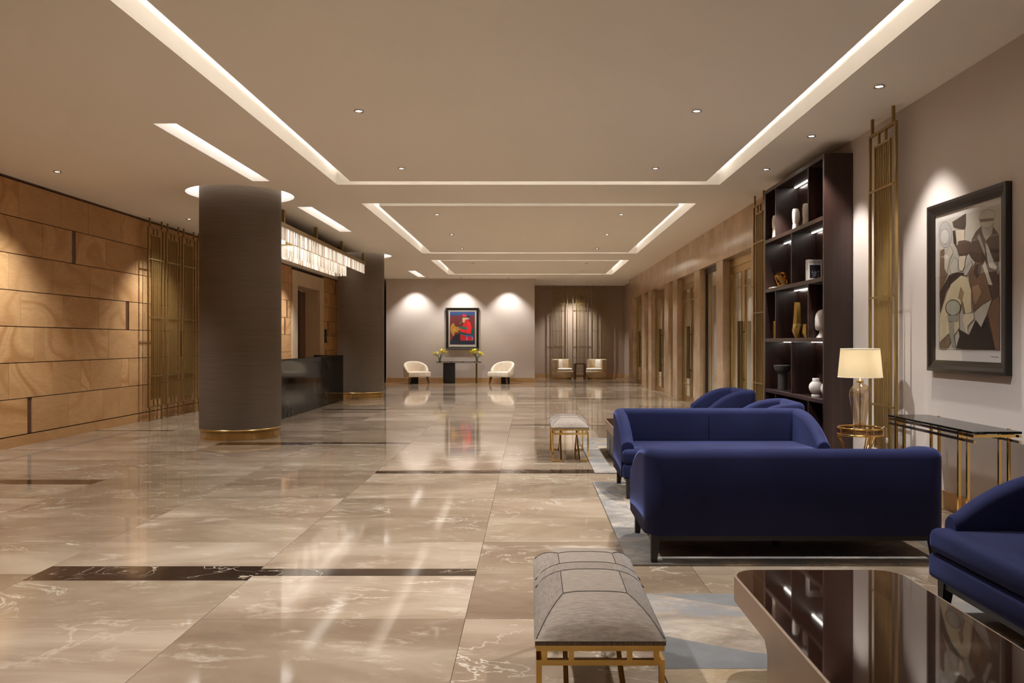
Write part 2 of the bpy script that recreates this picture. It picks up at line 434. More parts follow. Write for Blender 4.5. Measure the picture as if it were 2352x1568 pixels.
for p, q in RINGS:                                         # square with a round hole
    n = 64; vs = []; fs = []
    for i in range(n):
        a = 2*PI*i/n; c, s = math.cos(a), math.sin(a); k = RR/max(abs(c), abs(s))
        vs += [(p+RR*c, q+RR*s, CZ), (p+k*c, q+k*s, CZ)]
    for i in range(n): k = (i+1) % n; fs.append((2*i, 2*k, 2*k+1, 2*i+1))
    for cc in ((1,1),(-1,1),(-1,-1),(1,-1)): pass
    cb.add(vs, fs)
    vs = []; 
    for i in range(n):
        a = 2*PI*i/n; vs += [(p+RR*math.cos(a), q+RR*math.sin(a), CZ), (p+RR*math.cos(a), q+RR*math.sin(a), 4.0)]
    cb.add(vs, [(2*i, 2*i+1, 2*((i+1)%n)+1, 2*((i+1)%n)) for i in range(n)], 1, True)
for a in COVES:
    inn = (a[0]+GAP, a[1]-GAP, a[2]+GAP, a[3]-GAP)
    wall4(cb, a, CZ, CT, 1); wall4(cb, inn, CZ, CZ+0.06, 1)
    cb.quad((a[0],a[2],CT), (a[0],a[3],CT), (a[1],a[3],CT), (a[1],a[2],CT), 1)
for a in SLOTS: wall4(cb, a, CZ, CZ+0.1, 1)
ceiling = struct('ceiling', cb, [M['ceiling'], M['plaster']])
for a in COVES:                                            # LED tape lying on the edge of each floating panel
    g0, g1 = GAP+0.05, GAP+0.075
    o0 = (a[0]+g0, a[1]-g0, a[2]+g0, a[3]-g0); z = CZ+0.03
    for x0, x1, y0, y1 in ((o0[0], o0[1], o0[2], o0[2]+0.03), (o0[0], o0[1], o0[3]-0.03, o0[3]), (o0[0], o0[0]+0.03, o0[2]+0.04, o0[3]-0.04), (o0[1]-0.03, o0[1], o0[2]+0.04, o0[3]-0.04)):
        MB().quad((x0,y0,z), (x1,y0,z), (x1,y1,z), (x0,y1,z)).build('led_tape', M['led'], ceiling)
for k, a in enumerate(SLOTS):
    t = thing('linear_ceiling_light', ['long recessed linear light in the ceiling left of the nearest cove', 'recessed linear light in the ceiling between the two round columns', 'short far recessed linear light close to the end wall'][k], 'ceiling light', ((a[0]+a[1])/2, a[2], CZ+0.1), group='recessed linear ceiling lights')
    w, L = (a[1]-a[0])/2, a[3]-a[2]
    MB().quad((-w,0.0,-0.004), (-w,L,-0.004), (w,L,-0.004), (w,0,-0.004)).build('diffuser', M['diffuser'], t)
for p, q in RINGS:
    n = 48; vs = []
    for i in range(n):
        a = 2*PI*i/n; vs += [(p+0.6*math.cos(a), q+0.6*math.sin(a), 3.995), (p+RR*math.cos(a), q+RR*math.sin(a), 3.995)]
    MB().add(vs, [(2*i, 2*i+1, 2*((i+1)%n)+1, 2*((i+1)%n)) for i in range(n)]).build('ring_light', M['ringlight'], ceiling)

# ------------------------------------------------------------------ walls
wall_left = struct('wall_left', MB().box(XL-0.3, XL-0.025, YN, 24.6, 0, CZ).box(XL-0.3, XL-0.025, 28.35, 37, 0, CZ).box(XL-0.3, XL-0.025, 24.6, 28.35, 3.73, CZ), M['joint'])
struct('wall_near', MB().box(-8, 4, YN-0.2, YN, 0, CZ), M['wall'])
struct('wall_back', MB().box(-5.36, 0.145, YB, YB+0.3, 0, CZ).box(-0.155, 0.145, YB+0.3, YA+0.2, 0, CZ), M['wall'])
struct('wall_alcove', MB().box(0.145, 4.2, YA, YA+0.2, 0, CZ).box(3.9, 4.2, 30.5, YA, 0, CZ), M['wall_alcove'])
struct('wall_corridor', MB().box(XL-0.3, -5.0, 36.6, 36.9, 0, CZ).box(-5.36, -5.2, YB+0.3, 36.6, 0, CZ), M['wall_dark'])
wall_right = struct('wall_right', MB().box(XR, XR+0.3, YN, 12.3, 0, CZ), M['wall'])
struct('baseboard_right', MB().box(XR-0.015, XR, YN, 12.3, 0, 0.16), M['baseboard'])
struct('baseboard_back', MB().box(-5.375, 0.145, YB-0.015, YB, 0, 0.17).box(0.145, 0.16, YB-0.015, YA, 0, 0.17), M['baseboard'])
struct('baseboard_alcove', MB().box(0.16, 3.9, YA-0.015, YA, 0, 0.17).box(3.885, 3.9, 30.5, YA-0.015, 0, 0.17), M['baseboard'])
struct('baseboard_left', MB().box(XL-0.025, XL, YN, 24.6, 0, 0.15).box(XL-0.025, XL, 28.35, 37, 0, 0.15), M['sandstone'])
struct('trim_1', MB().box(XL-0.025, XL-0.005, YN, 37, 3.815, CZ), M['accent'])

# sandstone blocks on the left wall: row heights and joints
ROWZ = [0.16, 0.685, 1.20, 1.72, 2.235, 2.756, 3.281, 3.805]
def dpx(c): return 1840*7.35/(1219-c/2.375)                  # joint positions measured along the wall
KNOWN = {6: [102,332,482,657,770], 5: [231,(393,413),578,740], 4: [47,288,491,623,778], 3: [113,343,538,(686,704)], 2: [185,246,456,592,750], 1: [47,288,442,491,662,703], 0: [(150,175),375,566,648]}
KNOWN = {r: [(dpx(v[0]), dpx(v[1])) if isinstance(v, tuple) else dpx(v) for v in L] for r, L in KNOWN.items()}
sand_me = unit_mesh('sandstone_block', M['sandstone']); acc_me = unit_mesh('accent_insert', M['accent'])
rng = random.Random(3)
for r in range(7):
    z0, z1 = ROWZ[r]+0.006, ROWZ[r+1]-0.006
    js = list(KNOWN[r]); y = js[0] if not isinstance(js[0], tuple) else js[0][0]
    pre = []
    while y > 6.0: y -= rng.choice([0.55, 0.75, 0.95, 1.1]); pre.insert(0, y)
    y = js[-1] if not isinstance(js[-1], tuple) else js[-1][1]
    post = []; n = 0
    while y < 36:
        y += rng.choice([0.6, 0.8, 1.0, 1.15]); n += 1
        if (n + r*2) % 6 == 0: post.append((y, y+0.13)); y += 0.13
        else: post.append(y)
    js = pre + js + post; prev = None
    for j in js:
        a, b = j if isinstance(j, tuple) else (j, j)
        if prev is not None:
            p, q = prev+0.003, a-0.003
            for s0, s1 in ((-9, 24.58), (28.37, 99)):
                u0, u1 = max(p, s0), min(q, s1)
                if u1-u0 > 0.05: block('sandstone_block', sand_me, wall_left, XL-0.028, XL+rng.uniform(-0.001, 0.001), u0, u1, z0, z1)
            if q < 24.6 and p > 24.55: pass
        if isinstance(j, tuple) and not 24.4 < a < 28.4: block('accent_insert', acc_me, wall_left, XL-0.028, XL-0.012, a+0.004, b-0.004, z0, z1)
        prev = b

# lift portal in the left wall
door1 = struct('door_1', MB().box(XL-0.56, XL-0.5, 24.7, 28.3, 0, 3.5), M['brown_marble'], label='lift door recessed in a pale stone portal')
for args in ((24.6, 25.17, 0, 3.73), (27.85, 28.35, 0, 3.73), (25.17, 27.85, 3.27, 3.73)):
    MB().rbox(XL-0.06, XL+0.035, args[0]+0.002, args[1]-0.002, args[2], args[3], 0.006, 1, smooth=False).build('portal_stone', M['pale_marble'], door1)
MB().box(XL-0.5, XL-0.06, 27.85, 28.1, 0, 3.27).build('jamb', M['pale_marble'], door1)
MB().box(XL-0.5, XL-0.06, 24.9, 25.17, 0, 3.27).build('jamb', M['pale_marble'], door1)
MB().box(XL-0.5, XL-0.06, 24.9, 28.1, 3.27, 3.45).build('jamb', M['pale_marble'], door1)
MB().box(XL-0.499, XL-0.46, 25.3, 26.75, 0, 3.2).build('door_leaf', M['accent'], door1)
MB().box(XL-0.499, XL-0.46, 27.05, 27.75, 0, 3.2).build('door_leaf', M['accent'], door1)
MB().box(XL-0.499, XL-0.43, 26.78, 27.02, 0, 3.22).build('door_edge', M['black'], door1)  # black upright strip between the two leaves
t = thing('lift_call_panel', 'dark metal lift call panel on the sandstone beside the stone portal', 'call panel', (XL+0.002, 28.68, 1.5))
MB().rbox(0, 0.015, -0.14, 0.14, -0.03, 0.45, 0.004, 1, smooth=False).build('plate', M['black'], t)
for k in range(4): MB().lathe([(0.022,0),(0.018,0.006)], 10).build('button', M['chrome'], t, loc=(0.016, 0, 0.08+0.09*k), rot=(0, PI/2, 0))

# marble wall with glass doors and windows on the right
OPEN = [(13.6,15.6,'d'), (16.16,17.75,'w'), (18.33,20.5,'d'), (21.1,21.78,'w'), (22.4,24.9,'d'), (25.5,26.4,'w'), (27.0,29.2,'d')]
wall_stone = struct('wall_right_stone', MB().box(XR+0.03, XR+0.25, 12.3, 30.5, 3.1, CZ), M['brown_marble'])
prev = 12.3
for a, b, k in OPEN + [(30.5, 30.5, '')]:
    MB().rbox(XR, XR+0.26, prev+0.002, a-0.002, 0, 3.1, 0.005, 1, smooth=False).build('stone_pillar', M['brown_marble'], wall_stone)
    MB().rbox(XR, XR+0.03, prev+0.002, b-0.002, 3.102, CZ, 0.004, 1, smooth=False).build('stone_panel', M['brown_marble'], wall_stone)
    prev = b
dn = 2; wn = 1
for a, b, k in OPEN:
    xd = XR+0.13
    if k == 'w':
        o = struct('window_%d' % wn, MB().box(xd, xd+0.05, a, a+0.07, 0, 3.1).box(xd, xd+0.05, b-0.07, b, 0, 3.1).box(xd, xd+0.05, a+0.07, b-0.07, 3.0, 3.1).box(xd, xd+0.05, a+0.07, b-0.07, 0, 0.07), M['frame_dark']); wn += 1
        MB().box(xd+0.02, xd+0.028, a+0.07, b-0.07, 0.07, 3.0).build('pane', M['pane'], o)
        continue
    o = struct('door_%d' % dn, MB().box(xd, xd+0.06, a, a+0.05, 0, 3.1).box(xd, xd+0.06, b-0.05, b, 0, 3.1).box(xd, xd+0.06, a+0.05, b-0.05, 2.93, 3.1), M['gold_brush']); dn += 1
    mid = (a+b)/2
    for s, (p, q) in ((-1, (a+0.052, mid-0.003)), (1, (mid+0.003, b-0.052))):
        lf = MB()
        for y0, y1, z0, z1 in ((p, p+0.07, 0.01, 2.92), (q-0.07, q, 0.01, 2.92), (p+0.07, q-0.07, 2.80, 2.92), (p+0.07, q-0.07, 0.01, 0.16)): lf.box(xd+0.008, xd+0.048, y0, y1, z0, z1)
        leaf = lf.build('door_leaf', M['gold_brush'], o)
        MB().box(xd+0.024, xd+0.032, p+0.07, q-0.07, 0.16, 2.80).build('pane', M['pane'], leaf)
        for y in (p+0.16, q-0.16): MB().box(xd+0.012, xd+0.023, y-0.009, y+0.009, 0.16, 2.80).build('muntin', M['bronze'], leaf)
        for z in (0.45, 2.52): MB().box(xd+0.008, xd+0.0235, p+0.07, q-0.07, z-0.009, z+0.009).build('muntin', M['bronze'], leaf)
        hy = mid + s*0.09
        MB().rbox(xd-0.075, xd-0.035, hy-0.045, hy+0.045, 0.62, 1.88, 0.006, 1, smooth=False).box(xd-0.036, xd+0.009, hy-0.012, hy+0.012, 0.8, 0.83).box(xd-0.036, xd+0.009, hy-0.012, hy+0.012, 1.67, 1.70).build('handle', M['bronze_dark'], leaf)
struct('wall_shop', MB().box(6.5, 6.7, 12.3, 31, 0, CZ).box(4.05, 6.5, 12.1, 12.3, 0, CZ).box(4.05, 6.5, 30.6, 30.8, 0, CZ).box(4.05, 6.5, 17.9, 18.1, 0, 3.3), M['wall'])
struct('ceiling_shop', MB().box(4.0, 6.7, 12.1, 31, 3.4, 3.5), M['ceiling'])

# ------------------------------------------------------------------ ceiling downlights
_ring = MB().lathe([(0.05,0.0),(0.05,-0.010),(0.038,-0.010),(0.034,-0.001)], 24, cap=False).mesh('trim_ring', M['chrome'])
_lens = MB().lathe([(0.0001,-0.003),(0.035,-0.003)], 20, cap=False).mesh('lens', M['downlens'])
spot_data = bpy.data.lights.new('downlight_lamp', 'SPOT')
spot_data.energy = SPOT_W; spot_data.color = WARM; spot_data.spot_size = math.radians(104); spot_data.spot_blend = 0.9; spot_data.shadow_soft_size = 0.045
wash_data = spot_data.copy(); wash_data.name = 'wall_washer_lamp'; wash_data.energy = SPOT_W*0.5; wash_data.color = (1, 0.97, 0.94); wash_data.spot_size = math.radians(74); wash_data.spot_blend = 0.5
side_data = wash_data.copy(); side_data.name = 'side_downlight_lamp'; side_data.energy = SPOT_W*0.95; side_data.color = WARM; side_data.spot_size = math.radians(100); side_data.spot_blend = 1.0
shop_fill_data = side_data.copy(); shop_fill_data.name = 'shop_lamp'; shop_fill_data.energy = SPOT_W*2.2
end_data = wash_data.copy(); end_data.name = 'end_wall_lamp'; end_data.energy = SPOT_W*0.42; end_data.spot_size = math.radians(96); end_data.spot_blend = 0.65
def downlight(x, y, label, group, data=spot_data, z=CZ):
    t = thing('downlight', label, 'ceiling light', (x, y, z), group=group)
    link('trim_ring', _ring, t); link('lens', _lens, t)
    l = bpy.data.objects.new('downlight_lamp', data); COL.objects.link(l); l.parent = t; l.location = (0, 0, -0.03)
    return t
for y, w in ((8.11,'nearer'), (10.79,'farther')):
    for x, s in ((-1.74,'left'), (1.68,'right')):
        downlight(x, y, 'recessed round downlight at the %s inside the largest cove, the %s of its side' % (s, w), 'downlights inside the largest cove')
for y, w in ((14.7,'nearest'), (17.43,'middle'), (20.03,'farthest')):
    for x, s in ((-1.72,'left'), (1.66,'right')):
        downlight(x, y, 'recessed round downlight at the %s inside the middle cove, %s of its three' % (s, w), 'downlights inside the middle cove')
for y, w in ((23.85,'nearer'), (26.4,'farther')):
    for x, s in ((-1.72,'left'), (1.66,'right')):
        downlight(x, y, 'tiny recessed downlight at the %s inside the farthest cove, the %s of its side' % (s, w), 'downlights inside the farthest cove')
for y, w in ((7.33,'nearest the picture of the band'), (9.10,'middle of the row above the dark shelf'), (10.85,'farthest of the row above the dark shelf')):
    downlight(3.19, y, 'recessed downlight along the right wall, %s' % w, 'downlights along the right wall', wash_data)
for y, w in ((11.0,'left of the near column and nearer the camera'), (15.24,'beside the near column above the gold screens')):
    downlight(-6.5, y, 'recessed downlight near the sandstone wall, %s' % w, 'downlights along the sandstone wall', side_data)
for x, w in ((-4.26,'above the left cream chair'), (-2.53,'above the horn player picture'), (-0.82,'above the right cream chair')):
    downlight(x, 29.2, 'recessed wall washer at the end wall %s' % w, 'wall washers of the end wall', end_data)
downlight(1.75, 32.6, 'recessed downlight in the alcove above the tan chairs', 'alcove downlight')
for x, y in ((-1.74,5.3), (1.68,5.38), (-1.74,2.77), (-6.5,6.76)):
    downlight(x, y, 'recessed downlight in the ceiling beyond the upper edge of the view', 'downlights beyond the view')  # unseen lamps continuing the rows, added to light the near end
for y in (19.5, 23.7): downlight(-6.5, y, 'recessed downlight behind the reception desk by the sandstone wall', 'downlights behind the desk', side_data)
for y in (13.6, 15.9, 20.2, 25.0, 29.0): downlight(5.2, y, 'downlight in the room behind the glass doors', 'downlights behind the glass doors', data=shop_fill_data, z=3.4)  # unseen lamps added so the room behind the doors is not black

# ------------------------------------------------------------------ columns
def column(x, y, label):
    t = thing('column', label, 'column', (x, y, 0), group='round columns')
    MB().lathe([(0.617,0.16),(0.617,4.0)], 72, cap=False).build('shaft', M['grasscloth'], t)
    MB().lathe([(0.6,0.0),(0.6,0.13),(0.618,0.13),(0.618,0.16),(0.5,0.16)], 72, cap=False).build('brass_base', M['gold_brush'], t)
column(-4.61, 12.74, 'large round column in brown woven covering, nearest on the left')
column(-4.60, 21.73, 'farther round column in brown woven covering beyond the reception desk')

# ------------------------------------------------------------------ reception desk
t = thing('reception_desk', 'long black marble reception desk between the two columns', 'desk', (-4.82, 14.9, 0))
MB().rbox(-0.06, 0, 0, 5.7, 0, 1.163, 0.006, 1, smooth=False).build('front_slab', M['black_marble'], t)
MB().rbox(-0.75, -0.06, 5.64, 5.7, 0, 1.163, 0.006, 1, smooth=False).build('end_slab', M['black_marble'], t)
MB().rbox(-0.75, -0.06, 0, 0.06, 0, 1.163, 0.006, 1, smooth=False).build('end_slab', M['black_marble'], t)
MB().box(-0.85, -0.061, 0.07, 5.63, 0.73, 0.78).build('worktop', M['wenge'], t)
MB().box(-0.8, -0.75, 0.3, 5.4, 0, 0.73).build('back_panel', M['wenge'], t)

# ------------------------------------------------------------------ chandelier of crystal rods
t = thing('linear_chandelier', 'long two-tier crystal rod chandelier hanging over the reception desk', 'chandelier', (-4.85, 14.0, 3.0))
fr = MB()
for x in (-0.48, 0.46): fr.box(x-0.035, x+0.035, -0.15, 7.4, 0.53, 0.605)
for y in (0.0, 2.4, 4.8, 7.2): fr.box(-0.45, 0.43, y-0.02, y+0.02, 0.535, 0.575)
frame = fr.build('frame', M['bronze'], t)
for x, y in ((0.46,2.36), (0.46,4.6), (0.46,7.0), (0.16,1.27), (0.16,5.66), (0.46,0.2), (-0.48,0.2), (-0.48,2.5), (-0.48,4.8), (-0.48,7.0)):
    MB().box(x-0.03, x+0.03, y-0.03, y+0.03, 0.605, 0.838).build('hanging_post', M['bronze'], t)
MB().box(-0.46, 0.44, 0.02, 7.18, 0.515, 0.53).build('top_plate', M['bronze'], t)
MB().box(-0.15, 0.15, 1.84, 6.4, 0.41, 0.43).box(-0.02, 0.02, 1.9, 6.3, 0.43, 0.515).build('lower_plate', M['bronze'], t)
MB().box(-0.3, 0.3, 0.15, 7.05, 0.49, 0.512).build('lamp_bar', M['crystal_core'], t)
MB().box(-0.08, 0.08, 1.95, 6.3, 0.37, 0.405).build('lamp_bar', M['crystal_core'], t)
def rods(x0, x1, y0, y1, z0, z1, rg):
    mb = MB(); per = []
    def run(p, q):
        L = math.dist(p, q); n = int(L/0.024)
        for i in range(n):
            f = (i+0.5)/n; per.append((p[0]+(q[0]-p[0])*f, p[1]+(q[1]-p[1])*f))
    for p, q in (((x0,y0),(x1,y0)), ((x1,y0),(x1,y1)), ((x1,y1),(x0,y1)), ((x0,y1),(x0,y0))): run(p, q)
    for x, y in per:
        x += rg.uniform(-0.007, 0.007); y += rg.uniform(-0.004, 0.004); w = rg.uniform(0.005, 0.010); a = rg.uniform(0, PI/2); c, s = math.cos(a)*w, math.sin(a)*w
        mb.prism([(x+c,y+s), (x-s,y+c), (x-c,y-s), (x+s,y-c)], z0+rg.uniform(0, 0.008), z1, mi=int(rg.random() < 0.3))
    return mb
rg = random.Random(5)
rods(-0.46, 0.46, 0.0, 7.2, 0.30, 0.53, rg).build('crystal_rods', [M['crystal'], M['crystal_b']], t, kind='stuff')
rods(-0.15, 0.15, 1.84, 6.4, 0.17, 0.41, rg).build('crystal_rods', [M['crystal'], M['crystal_b']], t, kind='stuff')

# ------------------------------------------------------------------ brass screens
def screen_proto(label, loc, rz, group):
    """faces local -y; local x from 0 to 0.63"""
    t = thing('brass_screen', label, 'screen', loc, rz, group)
    W = 0.63; a = 0.028
    f = MB()
    f.box(0, a, -0.013, 0.013, 0.26, 3.68).box(W-a, W, -0.013, 0.013, 0.26, 3.68).box(a, W-a, -0.013, 0.013, 3.68-a, 3.68).box(a, W-a, -0.013, 0.013, 0.26, 0.26+a)
    f.build('outer_frame', M['bronze'], t)
    i0, i1, b = 0.13, 0.50, 0.022
    g = MB()
    g.box(i0, i0+b, -0.011, 0.011, 0.40, 3.54).box(i1-b, i1, -0.011, 0.011, 0.40, 3.54).box(i0+b, i1-b, -0.011, 0.011, 3.54-b, 3.54).box(i0+b, i1-b, -0.011, 0.011, 0.40, 0.40+b)
    g.build('inner_frame', M['bronze'], t)
    sl = MB().box(-0.006, 0.006, -0.006, 0.006, 0.40+b, 3.54-b).mesh('slat', M['bronze'])
    for k in range(7): link('slat', sl, t, loc=(i0+b+(i1-i0-2*b)*(k+1)/8, 0, 0))
    for z in (0.85, 1.96, 3.07): MB().box(-0.02 if z > 9 else a, W-a, -0.021, -0.0135, z-0.011, z+0.011).build('cross_bar', M['bronze'], t)
    for x in (0.23, 0.39):
        MB().box(x-0.012, x+0.012, -0.012, 0.012, 3.54, 3.68-a).build('spacer', M['bronze'], t)
        MB().box(x-0.012, x+0.012, -0.012, 0.012, 0.26+a, 0.40).build('spacer', M['bronze'], t)
    for x in (0.07, 0.56):
        MB().box(x-0.013, x+0.013, -0.013, 0.013, 0, 0.26).build('leg', M['bronze'], t)
        MB().box(x-0.013, x+0.013, -0.013, 0.013, 3.68, CZ).build('hanger', M['bronze'], t)
    return t
GL = 'brass screens before the sandstone wall'
s0 = screen_proto('slatted brass screen before the sandstone wall, nearest of the row', (-7.19, 15.05, 0), PI/2, GL)
for k, (y, lab) in enumerate(((15.79,'second of the row'), (16.53,'third of the row'), (17.27,'half hidden behind the near column'))):
    copy_tree(s0, (-7.19, y, 0), PI/2, 'slatted brass screen before the sandstone wall, ' + lab)['group'] = GL
GR = 'brass screens on the right wall'
copy_tree(s0, (3.6, 8.51, 0), -PI/2, 'tall slatted brass screen between the dark shelf and the picture of the band')['group'] = GR
copy_tree(s0, (3.6, 12.93, 0), -PI/2, 'tall slatted brass screen between the dark shelf and the first glass door')['group'] = GR
GA = 'brass screens in the alcove'
for x, lab in ((0.9,'left of three'), (1.74,'middle of three'), (2.52,'right of three')):
    copy_tree(s0, (x, 33.2, 0), 0, 'slatted brass screen behind the tan alcove chairs, ' + lab)['group'] = GA

# ------------------------------------------------------------------ framed pictures
ART_BAND = [
    ((75, 54, 42), [(0.727, 0.123), (0.898, 0.142), (0.989, 0.212), (1, 1), (0.937, 1), (0.809, 0.754), (0.888, 0.643), (0.809, 0.544), (0.707, 0.414), (0.569, 0.332), (0.537, 0.302), (0.58, 0.198), (0.644, 0.15)]),
    ((172, 164, 150), [(0.727, 0.128), (0.908, 0.139), (0.888, 0.193), (0.798, 0.236), (0.748, 0.179)]),
    ((150, 140, 135), [(0.661, 0.188), (0.696, 0.169), (0.788, 0.297), (0.788, 0.345)]),
    ((176, 172, 158), [(0.696, 0.058), (0.737, 0.023), (0.829, 0.014), (0.917, 0.037), (0.943, 0.07), (0.908, 0.1), (0.917, 0.127), (0.829, 0.152), (0.737, 0.129), (0.717, 0.096)]),
    ((105, 90, 76), [(0.698, 0.069), (0.908, 0.087), (0.911, 0.102), (0.715, 0.091)]),
    ((182, 177, 164), [(0.788, 0.236), (0.829, 0.266), (0.937, 0.413), (0.969, 0.424), (0.946, 0.448), (0.848, 0.424), (0.819, 0.37)]),
    ((188, 183, 168), [(0.727, 0.416), (0.788, 0.367), (0.848, 0.476), (0.902, 0.553), (0.805, 0.539)]),
    ((110, 85, 66), [(0.037, 0.232), (0.111, 0.224), (0.111, 0.373), (0.172, 0.425), (0.075, 0.515), (0.025, 0.561)]),
    ((172, 168, 164), [(0.243, 0.127), (0.238, 0.157), (0.221, 0.183), (0.196, 0.203), (0.164, 0.214), (0.128, 0.216), (0.092, 0.208), (0.059, 0.19), (0.033, 0.165), (0.016, 0.135), (0.01, 0.103), (0.016, 0.072), (0.033, 0.046), (0.059, 0.026), (0.092, 0.015), (0.128, 0.015), (0.164, 0.024), (0.196, 0.042), (0.221, 0.066), (0.238, 0.096)]),
    ((195, 190, 183), [(0.2, 0.137), (0.197, 0.154), (0.186, 0.169), (0.169, 0.18), (0.147, 0.186), (0.123, 0.187), (0.099, 0.182), (0.077, 0.171), (0.06, 0.157), (0.049, 0.14), (0.045, 0.121), (0.049, 0.104), (0.06, 0.089), (0.077, 0.078), (0.099, 0.072), (0.123, 0.072), (0.147, 0.077), (0.169, 0.087), (0.186, 0.102), (0.197, 0.119)]),
    ((192, 182, 164), [(0.111, 0.267), (0.219, 0.21), (0.271, 0.262), (0.196, 0.331), (0.16, 0.424), (0.111, 0.373)]),
    ((58, 44, 37), [(0.255, 0.034), (0.482, 0.0), (0.482, 0.087), (0.46, 0.112), (0.336, 0.09), (0.278, 0.074)]),
    ((210, 196, 172), [(0.301, 0.1), (0.471, 0.114), (0.46, 0.158), (0.471, 0.196), (0.347, 0.194), (0.341, 0.24), (0.313, 0.2)]),
    ((46, 36, 31), [(0.262, 0.101), (0.308, 0.106), (0.341, 0.249), (0.278, 0.196)]),
    ((190, 184, 170), [(0.208, 0.37), (0.29, 0.301), (0.347, 0.333), (0.359, 0.423), (0.231, 0.424)]),
    ((55, 42, 35), [(0.025, 0.561), (0.196, 0.436), (0.359, 0.423), (0.493, 0.441), (0.29, 0.479), (0.148, 0.557), (0.037, 0.717)]),
    ((112, 84, 62), [(0.526, 0.456), (0.644, 0.365), (0.727, 0.38), (0.788, 0.464), (0.848, 0.564), (0.888, 0.643), (0.727, 0.681), (0.602, 0.731), (0.58, 0.586)]),
    ((70, 50, 40), [(0.612, 0.444), (0.644, 0.392), (0.727, 0.389), (0.737, 0.434), (0.665, 0.492)]),
    ((150, 118, 90), [(0.584, 0.541), (0.686, 0.529), (0.737, 0.593), (0.644, 0.679), (0.597, 0.641)]),
    ((80, 56, 43), [(0.341, 0.221), (0.37, 0.191), (0.471, 0.194), (0.559, 0.214), (0.58, 0.252), (0.548, 0.29), (0.471, 0.311), (0.37, 0.298), (0.341, 0.258)]),
    ((220, 205, 180), [(0.37, 0.303), (0.493, 0.308), (0.471, 0.343), (0.467, 0.388), (0.427, 0.418), (0.377, 0.41), (0.363, 0.353)]),
    ((186, 178, 166), [(0.493, 0.399), (0.569, 0.35), (0.591, 0.388), (0.493, 0.459), (0.449, 0.447)]),
    ((40, 28, 24), [(0.359, 0.846), (0.537, 0.893), (0.644, 0.786), (0.727, 0.841), (0.809, 0.759), (0.937, 0.998), (0.313, 1), (0.382, 0.902)]),
    ((112, 82, 60), [(0.829, 0.737), (0.908, 0.653), (1, 0.631), (1, 0.999), (0.943, 1.0)]),
    ((120, 100, 75), [(0.025, 0.949), (0.172, 0.854), (0.231, 0.949), (0.16, 0.999), (0.025, 1.0)]),
    ((208, 194, 160), [(0.025, 0.755), (0.099, 0.641), (0.231, 0.504), (0.404, 0.449), (0.515, 0.469), (0.576, 0.568), (0.58, 0.731), (0.482, 0.737), (0.427, 0.635), (0.37, 0.716), (0.382, 0.837), (0.29, 0.892), (0.184, 0.882), (0.025, 0.949)]),
    ((150, 128, 92), [(0.359, 0.613), (0.404, 0.537), (0.453, 0.58), (0.427, 0.635), (0.46, 0.728), (0.438, 0.727), (0.404, 0.634)]),
    ((212, 198, 172), [(0.449, 0.737), (0.612, 0.732), (0.623, 0.777), (0.515, 0.829), (0.526, 0.893), (0.482, 0.875), (0.427, 0.782)]),
    ((95, 78, 62), [(0.404, 0.689), (0.398, 0.708), (0.379, 0.724), (0.35, 0.737), (0.313, 0.745), (0.271, 0.747), (0.229, 0.743), (0.191, 0.733), (0.16, 0.719), (0.14, 0.701), (0.133, 0.681), (0.14, 0.662), (0.16, 0.645), (0.191, 0.632), (0.229, 0.624), (0.271, 0.623), (0.313, 0.628), (0.35, 0.638), (0.379, 0.652), (0.398, 0.67)]),
    ((172, 172, 156), [(0.393, 0.689), (0.387, 0.706), (0.37, 0.721), (0.343, 0.733), (0.309, 0.741), (0.271, 0.742), (0.233, 0.739), (0.198, 0.73), (0.17, 0.716), (0.152, 0.699), (0.145, 0.681), (0.152, 0.663), (0.17, 0.648), (0.198, 0.636), (0.233, 0.629), (0.271, 0.628), (0.309, 0.632), (0.343, 0.641), (0.37, 0.655), (0.387, 0.671)]),
    ((150, 150, 138), [(0.172, 0.739), (0.363, 0.744), (0.359, 0.79), (0.184, 0.787)]),
    ((155, 152, 134), [(0.196, 0.787), (0.29, 0.798), (0.278, 0.873), (0.313, 0.976), (0.354, 0.999), (0.255, 0.977), (0.208, 0.882)]),
]
